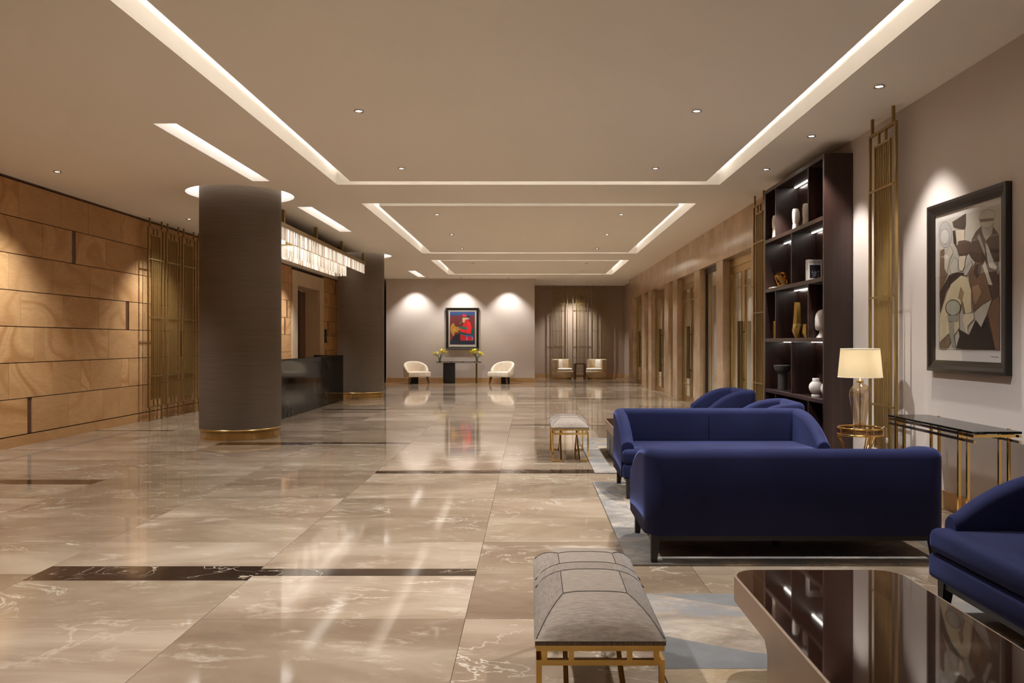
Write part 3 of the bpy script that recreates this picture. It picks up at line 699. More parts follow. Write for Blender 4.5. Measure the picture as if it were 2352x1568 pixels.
ART_HORN = [
    ((40, 66, 112), [(0, 0), (1, 0), (1, 0.117), (0, 0.117)]),
    ((28, 36, 58), [(0, 0.881), (1, 0.881), (1, 1), (0, 1)]),
    ((27, 24, 32), [(0.046, 0.881), (0.228, 0.7), (0.362, 0.673), (0.411, 0.718), (0.435, 0.881)]),
    ((195, 28, 34), [(0.423, 0.696), (0.654, 0.736), (0.678, 0.881), (0.435, 0.881), (0.405, 0.799)]),
    ((195, 28, 34), [(0.708, 0.759), (0.903, 0.772), (0.878, 0.881), (0.727, 0.881), (0.69, 0.818)]),
    ((75, 92, 165), [(0.435, 0.696), (0.921, 0.718), (0.915, 0.781), (0.654, 0.745)]),
    ((150, 135, 205), [(0.66, 0.754), (0.696, 0.754), (0.684, 0.818), (0.714, 0.881), (0.672, 0.881), (0.654, 0.818)]),
    ((150, 135, 205), [(0.897, 0.772), (0.923, 0.777), (0.909, 0.881), (0.872, 0.881), (0.894, 0.836)]),
    ((20, 80, 75), [(0.836, 0.501), (0.933, 0.51), (0.964, 0.574), (0.945, 0.691), (0.897, 0.723), (0.435, 0.696), (0.362, 0.646), (0.344, 0.574), (0.399, 0.583), (0.435, 0.637), (0.775, 0.678), (0.824, 0.673)]),
    ((205, 36, 42), [(0.617, 0.248), (0.751, 0.239), (0.763, 0.294), (0.872, 0.474), (0.836, 0.673), (0.812, 0.678), (0.484, 0.456)]),
    ((200, 140, 112), [(0.356, 0.519), (0.423, 0.519), (0.411, 0.565), (0.374, 0.556)]),
    ((225, 34, 44), [(0.411, 0.524), (0.459, 0.519), (0.69, 0.565), (0.739, 0.673), (0.471, 0.619), (0.429, 0.623)]),
    ((232, 34, 44), [(0.69, 0.348), (0.739, 0.307), (0.812, 0.312), (0.83, 0.366), (0.818, 0.678), (0.69, 0.664)]),
    ((10, 108, 95), [(0.38, 0.474), (0.411, 0.452), (0.672, 0.474), (0.678, 0.56), (0.411, 0.51)]),
    ((178, 130, 48), [(0.028, 0.474), (0.058, 0.402), (0.113, 0.348), (0.168, 0.352), (0.186, 0.42), (0.241, 0.456), (0.374, 0.474), (0.362, 0.565), (0.338, 0.583), (0.344, 0.628), (0.216, 0.628), (0.174, 0.673), (0.162, 0.736), (0.119, 0.732), (0.058, 0.646), (0.022, 0.565)]),
    ((205, 165, 92), [(0.131, 0.547), (0.204, 0.528), (0.216, 0.556), (0.168, 0.574)]),
    ((198, 160, 126), [(0.496, 0.203), (0.52, 0.181), (0.708, 0.181), (0.714, 0.23), (0.617, 0.257), (0.581, 0.33), (0.52, 0.339), (0.496, 0.276)]),
    ((140, 140, 152), [(0.708, 0.185), (0.787, 0.185), (0.763, 0.239), (0.714, 0.239)]),
    ((48, 34, 44), [(0.478, 0.104), (0.52, 0.063), (0.605, 0.077), (0.69, 0.122), (0.8, 0.122), (0.793, 0.185), (0.69, 0.176), (0.471, 0.185)]),
    ((185, 42, 56), [(0.496, 0.095), (0.532, 0.063), (0.617, 0.086), (0.678, 0.131), (0.678, 0.154), (0.496, 0.158)]),
    ((200, 150, 110), [(0.38, 0.384), (0.399, 0.339), (0.484, 0.285), (0.49, 0.294), (0.417, 0.343), (0.392, 0.388)]),
]

def triangulated(mb, pts, y, mi):
    """flat coloured shape, kept thin and in front of the sheet"""
    from mathutils.geometry import tessellate_polygon
    tri = tessellate_polygon([[Vector((p[0], p[1], 0)) for p in pts]])
    mb.add([(p[0], y, p[1]) for p in pts], [tuple(t) for t in tri], mi)
def picture(name, label, loc, rz, W, H, fw, mat_w, art, bg, inner=None, line=0):
    """faces local -y, centred on x, bottom at z = 0"""
    t = thing(name, label, 'picture', loc, rz)
    f = MB(); d = 0.05
    for (a, b) in (((-W/2,0),(W/2,0)), ((W/2,0),(W/2,H)), ((W/2,H),(-W/2,H)), ((-W/2,H),(-W/2,0))): pass
    prof = [(0,0), (0,-d), (fw*0.25,-d), (fw*0.55,-d*0.72), (fw*0.8,-d*0.6), (fw,-d*0.55), (fw,0)]
    cs = [(-1,0), (1,0), (1,1), (-1,1)]; vs = []; k = len(prof)
    for sx, sz in cs:
        for n, y in prof: vs.append((sx*(W/2-n), y, (n if sz == 0 else H-n)))
    f.add(vs, [(c*k+i, ((c+1)%4)*k+i, ((c+1)%4)*k+i+1, c*k+i+1) for c in range(4) for i in range(k-1)])
    f.build('frame', M['frame_dark'], t)
    MB().box(-W/2+fw, W/2-fw, -0.018, -0.002, fw, H-fw).build('mat_board', M['print_white'], t)
    if inner:
        g = MB()
        x0, x1, z0, z1 = -W/2+fw, W/2-fw, fw, H-fw
        g.box(x0, x0+inner, -0.026, -0.018, z0, z1).box(x1-inner, x1, -0.026, -0.018, z0, z1).box(x0+inner, x1-inner, -0.026, -0.018, z0, z0+inner).box(x0+inner, x1-inner, -0.026, -0.018, z1-inner, z1)
        g.build('fillet', M['frame_silver'], t)
    l, r, b, tp = mat_w
    x0, x1, z0, z1 = -W/2+fw+l, W/2-fw-r, fw+b, H-fw-tp
    p = MB().box(x0, x1, -0.020, -0.018, z0, z1); mats = [plain('print_ground', S(*bg), 0.6, var=0.10, scale=3)]
    cols = {}
    for n, (c, pts) in enumerate(art):
        if c not in cols: cols[c] = len(mats); mats.append(plain('print_ink', S(*c), 0.6, var=0.12, scale=7))
        q = [(x0+u*(x1-x0), z1-v*(z1-z0)) for u, v in pts]; y = -0.0204-0.0001*n
        triangulated(p, q, y, cols[c])
        if line:                                            # drawn outline of the shape
            if 'line' not in cols: cols['line'] = len(mats); mats.append(plain('print_line', S(58,44,36), 0.6))
            for (ax, az), (bx, bz) in zip(q, q[1:]+q[:1]):
                L = math.hypot(bx-ax, bz-az)
                if L < 1e-5: continue
                ox, oz = -(bz-az)/L*line, (bx-ax)/L*line
                p.quad((ax-ox, y-0.00005, az-oz), (bx-ox, y-0.00005, bz-oz), (bx+ox, y-0.00005, bz+oz), (ax+ox, y-0.00005, az+oz), cols['line'])
    p.build('print', mats, t)
    return t
pr = picture('framed_print', 'dark framed print of a band in caps on the right wall', (XR-0.002, 6.84, 1.235), -PI/2, 1.24, 1.515, 0.10, (0.055, 0.03, 0.10, 0.055), ART_BAND, (184,177,164), line=0.0016)
MB().box(-0.52, 0.52, -0.0262, -0.0252, 0.10, 1.415).build('glazing', M['picture_glass'], pr)
sig = MB()
for k in range(9): sig.bar((0.36+0.012*k, -0.0189, 0.145+0.006*math.sin(k*2.1)), (0.372+0.012*k, -0.0189, 0.145+0.006*math.sin((k+1)*2.1)), 0.0015)
sig.build('signature', M['grey_stone'], pr)
picture('framed_painting', 'framed painting of a horn player in red over the far console', (-2.53, YB-0.002, 1.23), 0, 1.21, 1.53, 0.085, (0.055, 0.055, 0.09, 0.055), ART_HORN, (104,42,42), 0.03)

# ------------------------------------------------------------------ bookcase
BY0, BY1, BX0, BX1 = 9.287, 11.66, 3.402, 3.735
case = thing('bookcase', 'tall dark wood open bookcase with lit shelves on the right wall', 'bookcase', (BX0, BY0, 0))
BW, BD, BH, T = BY1-BY0, BX1-BX0, 3.69, 0.05
def cpart(name, x0, x1, y0, y1, z0, z1, mat='wenge'): return MB().rbox(x0, x1, y0, y1, z0, z1, 0.003, 1, smooth=False).build(name, M[mat], case)
cpart('side_panel', 0, BD, 0, T, 0, BH); cpart('side_panel', 0, BD, BW-T, BW, 0, BH)
cpart('back_panel', BD-0.018, BD, T, BW-T, 0, BH)
SH = [0.10, 0.827, 1.55, 2.26, 2.97, BH]
for z in SH: cpart('shelf_board', 0, BD-0.019, T+0.001, BW-T-0.001, z-T, z)
for r in range(5):
    z0, z1 = SH[r]+0.001, SH[r+1]-T-0.001
    divs = [0.55, 1.86] if r % 2 == 0 else [1.18]
    for y in divs: cpart('divider', 0.003, BD-0.019, y-0.015, y+0.015, z0, z1)
    ys = [T] + divs + [BW-T]
    for q in range(len(ys)-1):
        if r == 0 or (r in (2, 4) and q != 1): continue
        MB().box(BD-0.075, BD-0.045, ys[q]+0.02, ys[q+1]-0.02, SH[r+1]-T-0.006, SH[r+1]-T-0.001).build('led_strip', M['shelf_led'], case)

def shelf_z(r): return SH[r]
def scul(label, x, y, rz, sc=1.0):
    """white two-block bust: tapering foot with a leaning elongated head on it"""
    t = thing('white_sculpture', label, 'sculpture', (x, y, SH[4]+0.0015), rz, 'white sculptures on the top shelf')
    lo = []; n = 16
    def ring(z, rx, ry, ox): return [(ox+rx*math.cos(2*PI*i/n), ry*math.sin(2*PI*i/n), z) for i in range(n)]
    def loft(rings):
        mb = MB(); vs = [p for r in rings for p in r]
        fs = [(j*n+i, j*n+(i+1)%n, (j+1)*n+(i+1)%n, (j+1)*n+i) for j in range(len(rings)-1) for i in range(n)]
        return mb.add(vs, fs, 0, True).add(rings[-1], [list(range(n))]).add(rings[0], [list(range(n))[::-1]])
    loft([ring(0, 0.048, 0.045, 0), ring(0.05, 0.046, 0.043, 0), ring(0.11, 0.038, 0.038, 0)]).build('foot', M['white'], t)
    loft([ring(0.105, 0.034, 0.036, 0), ring(0.15, 0.046, 0.043, 0.004), ring(0.20, 0.052, 0.046, 0.006), ring(0.26, 0.050, 0.044, 0.002), ring(0.305, 0.042, 0.036, -0.002), ring(0.315, 0.03, 0.027, -0.003)]).build('head', M['white'], t)
scul('white bust sculpture on the top shelf, fully in view', 3.56, 10.76, 0.2)
scul('white bust sculpture on the top shelf partly behind the divider', 3.56, 10.36, 0.9)
scul('white bust sculpture at the far end of the top shelf, mostly hidden', 3.46, 11.33, 1.4)
# gold knot of three interlocked square frames
t = thing('gold_knot', 'polished gold knot of interlocking square frames on the bookcase', 'ornament', (3.54, 11.3, SH[3]+0.125))
for k, rt in enumerate(((0.5,0.7,0.2), (0.9,-0.5,1.3), (1.4,0.3,2.2))):
    f = MB(); w, b = 0.075, 0.020
    for a, c in (((-w,-w),(w,-w)), ((w,-w),(w,w)), ((w,w),(-w,w)), ((-w,w),(-w,-w))):
        f.bar((a[0], a[1], 0), (c[0], c[1], 0), b, 0.045)
    f.build('square_frame', M['gold'], t, rot=rt)
tag(MB().rbox(-0.07, 0.07, -0.09, 0.09, 0, 0.018, 0.004, 1, smooth=False).build('flat_book', M['white'], None, (3.49, 11.42, SH[3]+0.001)), 'thin white book lying flat under the gold knot', 'book')
# book with its cover to the room
t = thing('coffee_table_book', 'large white book titled HOUSE standing upright on the bookcase', 'book', (3.53, 9.95, SH[3]+0.001), 0.04)
MB().box(-0.09, 0.09, 0, 0.004, 0, 0.262).box(-0.09, 0.09, 0.066, 0.07, 0, 0.262).box(-0.09, -0.086, 0.004, 0.066, 0, 0.262).build('cover', M['print_white'], t)
MB().box(-0.085, 0.086, 0.005, 0.065, 0.004, 0.258).build('pages', M['white'], t)
ph = MB().box(-0.065, 0.07, -0.0012, -0.0002, 0.03, 0.195)
ph.build('cover_photo', plain('cover_photo_print', S(26,24,30), 0.4, var=0.5, scale=40), t)
lt = MB(); rgb = random.Random(2)
for k in range(26):
    x, z = rgb.uniform(-0.055, 0.05), 0.04+0.018*rgb.randrange(5); lt.box(x, x+rgb.uniform(0.004,0.012), -0.0016, -0.0013, z, z+0.006)
lt.build('photo_lights', M['print_white'], t)
def lettering(text, size, mat, parent, loc, rot=(PI/2,0,0), align='CENTER'):
    cu = bpy.data.curves.new('lettering', 'FONT'); cu.body = text; cu.size = size; cu.align_x = align; cu.extrude = 0.0003; cu.resolution_u = 3
    o = bpy.data.objects.new('lettering_tmp', cu); COL.objects.link(o)
    me = bpy.data.meshes.new_from_object(o); bpy.data.objects.remove(o)
    me.materials.clear(); me.materials.append(mat)
    return link('lettering', me, parent, loc, rot)
lettering('HOUSE', 0.047, M['grey_stone'], t, (0, -0.0008, 0.213))
lettering('HOUSE', 0.034, M['grey_stone'], t, (-0.0908, 0.035, 0.19), (PI/2, PI/2, -PI/2))
# row three
t = thing('faceted_gold_vase', 'tall faceted hammered gold vase on the bookcase', 'vase', (3.56, 10.69, SH[2]+0.0015))
mb = MB(); n = 6
RG = [(0.035,0.0,0), (0.072,0.10,0.5), (0.060,0.19,0), (0.050,0.33,0), (0.042,0.475,0)]
for j, (r, z, tw) in enumerate(RG): mb.v += [(r*math.cos(2*PI*(i+tw)/n), r*math.sin(2*PI*(i+tw)/n), z) for i in range(n)]
for j in range(len(RG)-1):
    for i in range(n):
        i2 = (i+1) % n; a, b, c, d = j*n+i, j*n+i2, (j+1)*n+i2, (j+1)*n+i
        if RG[j+1][2] != RG[j][2]:
            if RG[j+1][2] > 0: tr = ((a, b, d), (b, c, d))
            else: tr = ((a, b, c), (a, c, d))
        else: tr = ((a, b, c, d),)
        for f in tr: mb.f.append(list(f)); mb.m.append(0); mb.s.append(False)
mb.f.append(list(range(n))[::-1]); mb.m.append(0); mb.s.append(False)
mb.build('body', M['hammered'], t)
MB().lathe([(0.036,0.476),(0.042,0.476),(0.043,0.480),(0.036,0.480)], 6, cap=False, smooth=False).build('rim', M['gold_brush'], t)
t = thing('faceted_gold_vase', 'small faceted gold vase beside the tall gold vase', 'vase', (3.56, 10.32, SH[2]+0.0015))
MB().lathe([(0.028,0.0),(0.062,0.07),(0.05,0.175)], 6, smooth=False).build('body', M['hammered'], t)
MB().lathe([(0.034,0.1755),(0.05,0.1755),(0.05,0.18),(0.034,0.18)], 6, cap=False, smooth=False).build('rim', M['gold_brush'], t)
t = thing('gold_candle_block', 'slim gold block ornament at the far end of the bookcase', 'ornament', (3.50, 11.42, SH[2]+0.0015))
MB().rbox(-0.035, 0.035, -0.035, 0.035, 0, 0.245, 0.006, 1, smooth=False).build('block', M['hammered'], t)
MB().box(-0.037, -0.034, -0.012, 0.012, 0.02, 0.225).build('inlay', M['gold'], t)
t = thing('white_head_bust', 'white stylised head bust with a gold square patch on the bookcase', 'sculpture', (3.53, 9.70, SH[2]+0.0015), 0.5)
def loft(rings, mat, name, parent):
    n = len(rings[0]); mb = MB(); vs = [p for r in rings for p in r]
    mb.add(vs, [(j*n+i, j*n+(i+1)%n, (j+1)*n+(i+1)%n, (j+1)*n+i) for j in range(len(rings)-1) for i in range(n)], 0, True)
    mb.add(rings[-1], [list(range(n))]); mb.add(rings[0], [list(range(n))[::-1]]); return mb.build(name, mat, parent)
def oval(z, rx, ry, ox=0, oy=0, n=20): return [(ox+rx*math.cos(2*PI*i/n), oy+ry*math.sin(2*PI*i/n), z) for i in range(n)]
loft([oval(0,0.075,0.07), oval(0.02,0.066,0.06), oval(0.05,0.045,0.045,0.01), oval(0.09,0.042,0.042,0.015)], M['white'], 'neck', t)
loft([oval(0.085,0.05,0.05,-0.01), oval(0.10,0.078,0.062,-0.012), oval(0.15,0.09,0.072,-0.008), oval(0.23,0.094,0.078,0), oval(0.29,0.085,0.07,0.008), oval(0.325,0.06,0.05,0.012), oval(0.34,0.025,0.022,0.014)], M['white'], 'head', t)
MB().box(-0.03, 0.012, -0.088, -0.066, 0.20, 0.275).build('gold_patch', M['hammered'], t)
# row four
t = thing('footed_bowl', 'charcoal bowl on a thick cylinder foot on the bookcase', 'bowl', (3.55, 11.3, SH[1]+0.0015))
MB().lathe([(0.062,0),(0.062,0.235)], 28).build('foot', M['grey_stone'], t)
MB().lathe([(0.03,0.236),(0.07,0.242),(0.105,0.275),(0.12,0.335),(0.12,0.345),(0.112,0.345),(0.10,0.285),(0.05,0.252),(0.0005,0.25)], 32, cap=False).build('bowl', M['grey_stone'], t)
def ball_vase(label, x, y):
    t = thing('ball_vase', label, 'vase', (x, y, SH[1]+0.0015), group='white ball vases')
    MB().lathe([(0.052,0),(0.052,0.02),(0.036,0.03),(0.06,0.045),(0.080,0.085),(0.084,0.115),(0.076,0.15),(0.054,0.178),(0.04,0.186)], 30).build('body', M['white'], t)
    MB().lathe([(0.042,0.184),(0.042,0.225),(0.034,0.225),(0.034,0.19)], 26, cap=False).build('neck', M['white'], t)
ball_vase('white ball shaped vase with short neck on the bookcase, fully in view', 3.52, 9.89)
ball_vase('white ball shaped vase half hidden by the bookcase side', 3.56, 9.60)

# ------------------------------------------------------------------ rugs
def rug(label, x0, x1, y0, y1, border=True):
    t = thing('rug', label, 'rug', (x0, y0, 0), group='lounge rugs')
    W, L = x1-x0, y1-y0
    if border:
        b = 0.22
        MB().box(b, W-b, b, L-b, 0, 0.012).build('field', M['rug'], t)
        MB().box(0, W, 0, b, 0, 0.012).box(0, W, L-b, L, 0, 0.012).box(0, b, b, L-b, 0, 0.012).box(W-b, W, b, L-b, 0, 0.012).build('border', M['rug_border'], t)
    return t
rug('distressed grey rug under the two facing blue sofas', 0.66, 3.09, 5.36, 8.54)
rug('distressed grey rug under the far blue armchairs and far coffee table', 0.73, 3.30, 9.11, 12.45)
t = rug('patterned rug with blue grey wedges under the nearest coffee table', 0.60, 3.42, 1.9, 4.74, False)
MB().box(0, 2.82, 1.75, 2.84, 0, 0.011).build('field', M['rug'], t)
MB().box(0, 2.82, 0, 1.748, 0, 0.011).build('border', M['rug_tan'], t)
for pts in ([(0.12,2.835), (1.9,2.835), (0.95,2.40)], [(0,2.2), (0.45,1.95), (1.15,1.755), (0,1.755)], [(2.15,2.835), (2.81,2.835), (2.81,2.2), (2.3,2.45)], [(1.4,1.755), (2.5,1.755), (1.9,2.1)]):
    MB().prism(pts, 0.0111, 0.0118).build('wedge', M['rug_blue'], t)

# ------------------------------------------------------------------ blue velvet sofas and armchairs
def sweep_shell(W, D, t, z0, zb, zf, r, inset_front, zi, curve=1.7):
    """back and arms as one upholstered shell; front is local -y"""
    path = []; hw, hd = W/2, D/2; yf = -hd+inset_front
    n = 8
    for i in range(n+1): path.append((-hw, yf+(hd-r-yf)*i/n, (1,0)))
    for i in range(1, 9): a = PI-PI/2*i/8; path.append((-hw+r+r*math.cos(a), hd-r+r*math.sin(a), (-math.cos(a), -math.sin(a))))
    for i in range(1, 12): path.append((-hw+r+(W-2*r)*i/11, hd, (0,-1)))
    for i in range(1, 9): a = PI/2-PI/2*i/8; path.append((hw-r+r*math.cos(a), hd-r+r*math.sin(a), (-math.cos(a), -math.sin(a))))
    for i in range(1, n+1): path.append((hw, hd-r+(yf-hd+r)*i/n, (1*-1,0)))
    rings = []; rt = min(t*0.48, 0.07)
    def section(x, y, nx, ny, zt, k=1.0):
        pts = [(0, z0), (0, (z0+zt)/2), (0, zt-rt)]
        for i in range(1, 7):
            a = PI-PI*i/7; pts.append((t/2+t/2*math.cos(a), zt-rt+rt*math.sin(a)))
        pts += [(t, zt-rt), (t, max(zi, (zi+zt-rt)/2)), (t, zi)]
        cz = (z0+zt)/2
        return [(x+nx*(t/2+(u-t/2)*k), y+ny*(t/2+(u-t/2)*k), cz+(z-cz)*k) for u, z in pts]
    for x, y, (nx, ny) in path:
        s = max(0.0, min(1.0, (hd-0.10-y)/(hd-0.10-yf)))
        zt = zb-(zb-zf)*s**curve
        rings.append(section(x, y, nx, ny, zt))
    x, y, nn = path[0]; first = [section(x, y-0.03, 1, 0, zf-0.004, 0.93), section(x, y-0.018, 1, 0, zf, 0.985)]
    x, y, nn = path[-1]; last = [section(x, y-0.018, -1, 0, zf, 0.985), section(x, y-0.03, -1, 0, zf-0.004, 0.93)]
    rings = first + rings + last
    mb = MB(); k = len(rings[0])
    mb.add([p for r_ in rings for p in r_], [(j*k+i, (j+1)*k+i, (j+1)*k+(i+1)%k, j*k+(i+1)%k) for j in range(len(rings)-1) for i in range(k)], 0, True)
    mb.add(rings[0], [list(range(k))]); mb.add(rings[-1], [list(range(k))[::-1]])
    return mb
def sofa(name, label, cat, loc, rz, W, D=0.96, group=None, seam=True, pillow=None, zb=0.78):
    t = thing(name, label, cat, loc, rz, group)
    th = 0.125; hw, hd = W/2, D/2
    sweep_shell(W, D, th, 0.19, zb, 0.545, 0.13, 0.13, 0.22, 2.3).build('backrest', M['velvet'], t)
    T = [(-hw+0.005,-hd+0.0), (hw-0.005,-hd), (hw-0.005,-hd+0.115), (hw-th-0.004,-hd+0.15), (hw-th-0.004,hd-th-0.06), (-hw+th+0.004,hd-th-0.06), (-hw+th+0.004,-hd+0.15), (-hw+0.005,-hd+0.115)]
    MB().prism([(x*0.996, y) for x, y in T], 0.19, 0.325, 0.028, 3).build('seat_base', M['velvet'], t)
    MB().prism(T, 0.33, 0.465, 0.045, 4).build('seat_cushion', M['velvet'], t)
    f = MB(); a = 0.05
    f.box(-hw+a, hw-a, -hd+a, -hd+a+0.04, 0.145, 0.192).box(-hw+a, hw-a, hd-a-0.04, hd-a, 0.145, 0.192).box(-hw+a, -hw+a+0.04, -hd+a+0.04, hd-a-0.04, 0.145, 0.192).box(hw-a-0.04, hw-a, -hd+a+0.04, hd-a-0.04, 0.145, 0.192)
    f.build('base_rail', M['leg_black'], t)
    for sx in (-1, 1):
        for sy in (-1, 1):
            x, y = sx*(hw-0.075), sy*(hd-0.075); vs = []
            for z, s, ox, oy in ((0, 0.019, sx*0.012, sy*0.012), (0.205, 0.034, 0, 0)):
                vs += [(x+ox-s, y+oy-s, z), (x+ox+s, y+oy-s, z), (x+ox+s, y+oy+s, z), (x+ox-s, y+oy+s, z)]
            MB().add(vs, [(3,2,1,0),(4,5,6,7),(0,1,5,4),(1,2,6,5),(2,3,7,6),(3,0,4,7)]).build('leg', M['leg_black'], t)
    if seam:
        MB().tube([(0, hd-th-0.001, 0.47), (0, hd-th-0.001, zb-0.08), (0, hd-th+0.03, zb-0.018)], 0.0025, 6).build('seam', M['velvet'], t)
        MB().lathe([(0.022,0),(0.026,0.15)], 10).build('centre_foot', M['leg_black'], t)
    if pillow:
        MB().prism([(-hw+th+0.02,-0.06), (hw-th-0.02,-0.06), (hw-th-0.02,0.06), (-hw+th+0.02,0.06)], 0, 0.28, 0.055, 3).build('back_cushion', M['velvet'], t, loc=(0, hd-th-0.075, 0.47), rot=(-0.12, 0, 0))
    return t
sofa('sofa', 'navy velvet sofa seen from behind, its back to the camera', 'sofa', (1.785, 5.84, 0.0122), PI, 2.03, 0.96, 'navy velvet sofas', zb=0.765)
sofa('sofa', 'navy velvet sofa facing the camera beyond the other sofa', 'sofa', (1.865, 8.03, 0.0122), 0, 2.0, 0.96, 'navy velvet sofas', zb=0.79)
GAR = 'navy velvet armchairs'
sofa('armchair', 'navy velvet armchair cut by the right edge of the photo, nearest', 'armchair', (2.63, 3.99, 0.0122), -PI/2, 0.93, 0.86, GAR, seam=False)
sofa('armchair', 'far navy velvet armchair by the glass doors, farthest of the seating', 'armchair', (2.86, 12.1, 0.0122), -PI/2+0.12, 0.9, 0.84, GAR, seam=False)
sofa('armchair', 'navy velvet armchair by the bookcase, right behind the facing sofa', 'armchair', (2.80, 9.72, 0.0122), -PI/2-0.06, 0.9, 0.84, GAR, seam=False)

# ------------------------------------------------------------------ cowhide benches with gold frames
def bench(label, loc):
    t = thing('bench_stool', label, 'stool', loc, group='cowhide bench stools')
    W, L, b = 0.462, 1.07, 0.020; hw = W/2; zt = 0.409
    for z in (zt-b, zt-b-0.052):
        f = MB(); f.box(-hw, hw, 0, b, z, z+b).box(-hw, hw, L-b, L, z, z+b).box(-hw, -hw+b, b, L-b, z, z+b).box(hw-b, hw, b, L-b, z, z+b)
        f.build('rail', M['gold'], t)
    sp = MB().box(0, b, 0, b, zt-b-0.032, zt-b).mesh('spacer', M['gold'])
    for x in (-hw+0.02, -0.115, 0.095, hw-0.04):
        for y in (0, L-b): link('spacer', sp, t, loc=(x, y, 0))
    for y in (0.3, 0.74):
        for x in (-hw, hw-b): link('spacer', sp, t, loc=(x, y, 0))
    zl = zt-b-0.052
    for sx in (-1, 1):
        for y0, y1, sy in ((0, b, 1), (L-b, L, -1)):
            g = MB(); xo = sx*hw; xi = sx*(hw-b); xr = sx*(hw-0.125)
            g.box(min(xo,xi), max(xo,xi), y0, y1, 0, zl)
            g.box(min(xi,xr), max(xi,xr), y0, y1, 0, b)
            yy = (y0+y1)/2
            g.bar((sx*(hw-0.115), yy, b/2), (sx*(hw-0.125), yy+sy*0.62, zl), b, b, up=(1,0,0))
            g.build('leg', M['gold'], t)
    # cushion in hide patches
    def h(u, v):
        a = max(0.0, 1-abs(u)**3.2)**0.62; c = max(0.0, 1-abs(v)**5)**0.55
        return zt+0.018+0.105*a*c
    mb = MB(); nx, ny = 22, 44; ov = 0.008
    P = [[((-1+2*i/nx)*(hw+ov), -ov+(L+2*ov)*j/ny, h(-1+2*i/nx, -1+2*j/ny)) for i in range(nx+1)] for j in range(ny+1)]
    vs = [p for r in P for p in r]; o0 = len(mb.v); mb.v += vs
    for j in range(ny):
        for i in range(nx):
            x = (P[j][i][0]+P[j][i+1][0])/2; y = (P[j][i][1]+P[j+1][i][1])/2
            ye = min(y, L-y); tr = 0.24
            end = ye < tr and (hw-abs(x)) > ye*0.46
            mid = abs(y-0.59) < 0.055
            if end: m_ = 1
            elif mid: m_ = 0
            else: m_ = 1 if abs(x) < 0.125 else 0
            a = j*(nx+1)+i; mb.f.append([a, a+1, a+nx+2, a+nx+1]); mb.m.append(m_); mb.s.append(True)
    k = [(-1,-1),(1,-1),(1,1),(-1,1)]
    x0, x1, y0, y1 = -hw-ov, hw+ov, -ov, L+ov
    mb.box(x0+0.004, x1-0.004, y0+0.004, y1-0.004, zt+0.0006, zt+0.019)
    cu = mb.build('cushion', [M['hide_a'], M['hide_b']], t)
    def H(x, y): return h(x/(hw+ov), -1+2*(y+ov)/(L+2*ov))+0.0005
    def piping(pts, nseg=14):
        q = []
        for (a, b2) in zip(pts[:-1], pts[1:]):
            for i in range(nseg): f = i/nseg; x = a[0]+(b2[0]-a[0])*f; y = a[1]+(b2[1]-a[1])*f; q.append((x, y, H(x, y)))
        x, y = pts[-1]; q.append((x, y, H(x, y)))
        MB().tube(q, 0.0022, 6).build('piping', M['stitch'], cu)
    c = 0.125
    piping([(-hw,0.0), (-c,0.24), (c,0.24), (hw,0.0)]); piping([(-hw,L), (-c,L-0.24), (c,L-0.24), (hw,L)])
    piping([(-hw,0.535), (hw,0.535)]); piping([(-hw,0.645), (hw,0.645)])
    for x in (-c, c): piping([(x,0.24), (x,0.535)]); piping([(x,0.645), (x,L-0.24)])
    return t
bench('grey cowhide bench on a gold frame in the foreground', (0.251, 2.88, 0))
bench('grey cowhide bench on a gold frame, the far one beside the rug edge', (0.497, 10.04, 0))

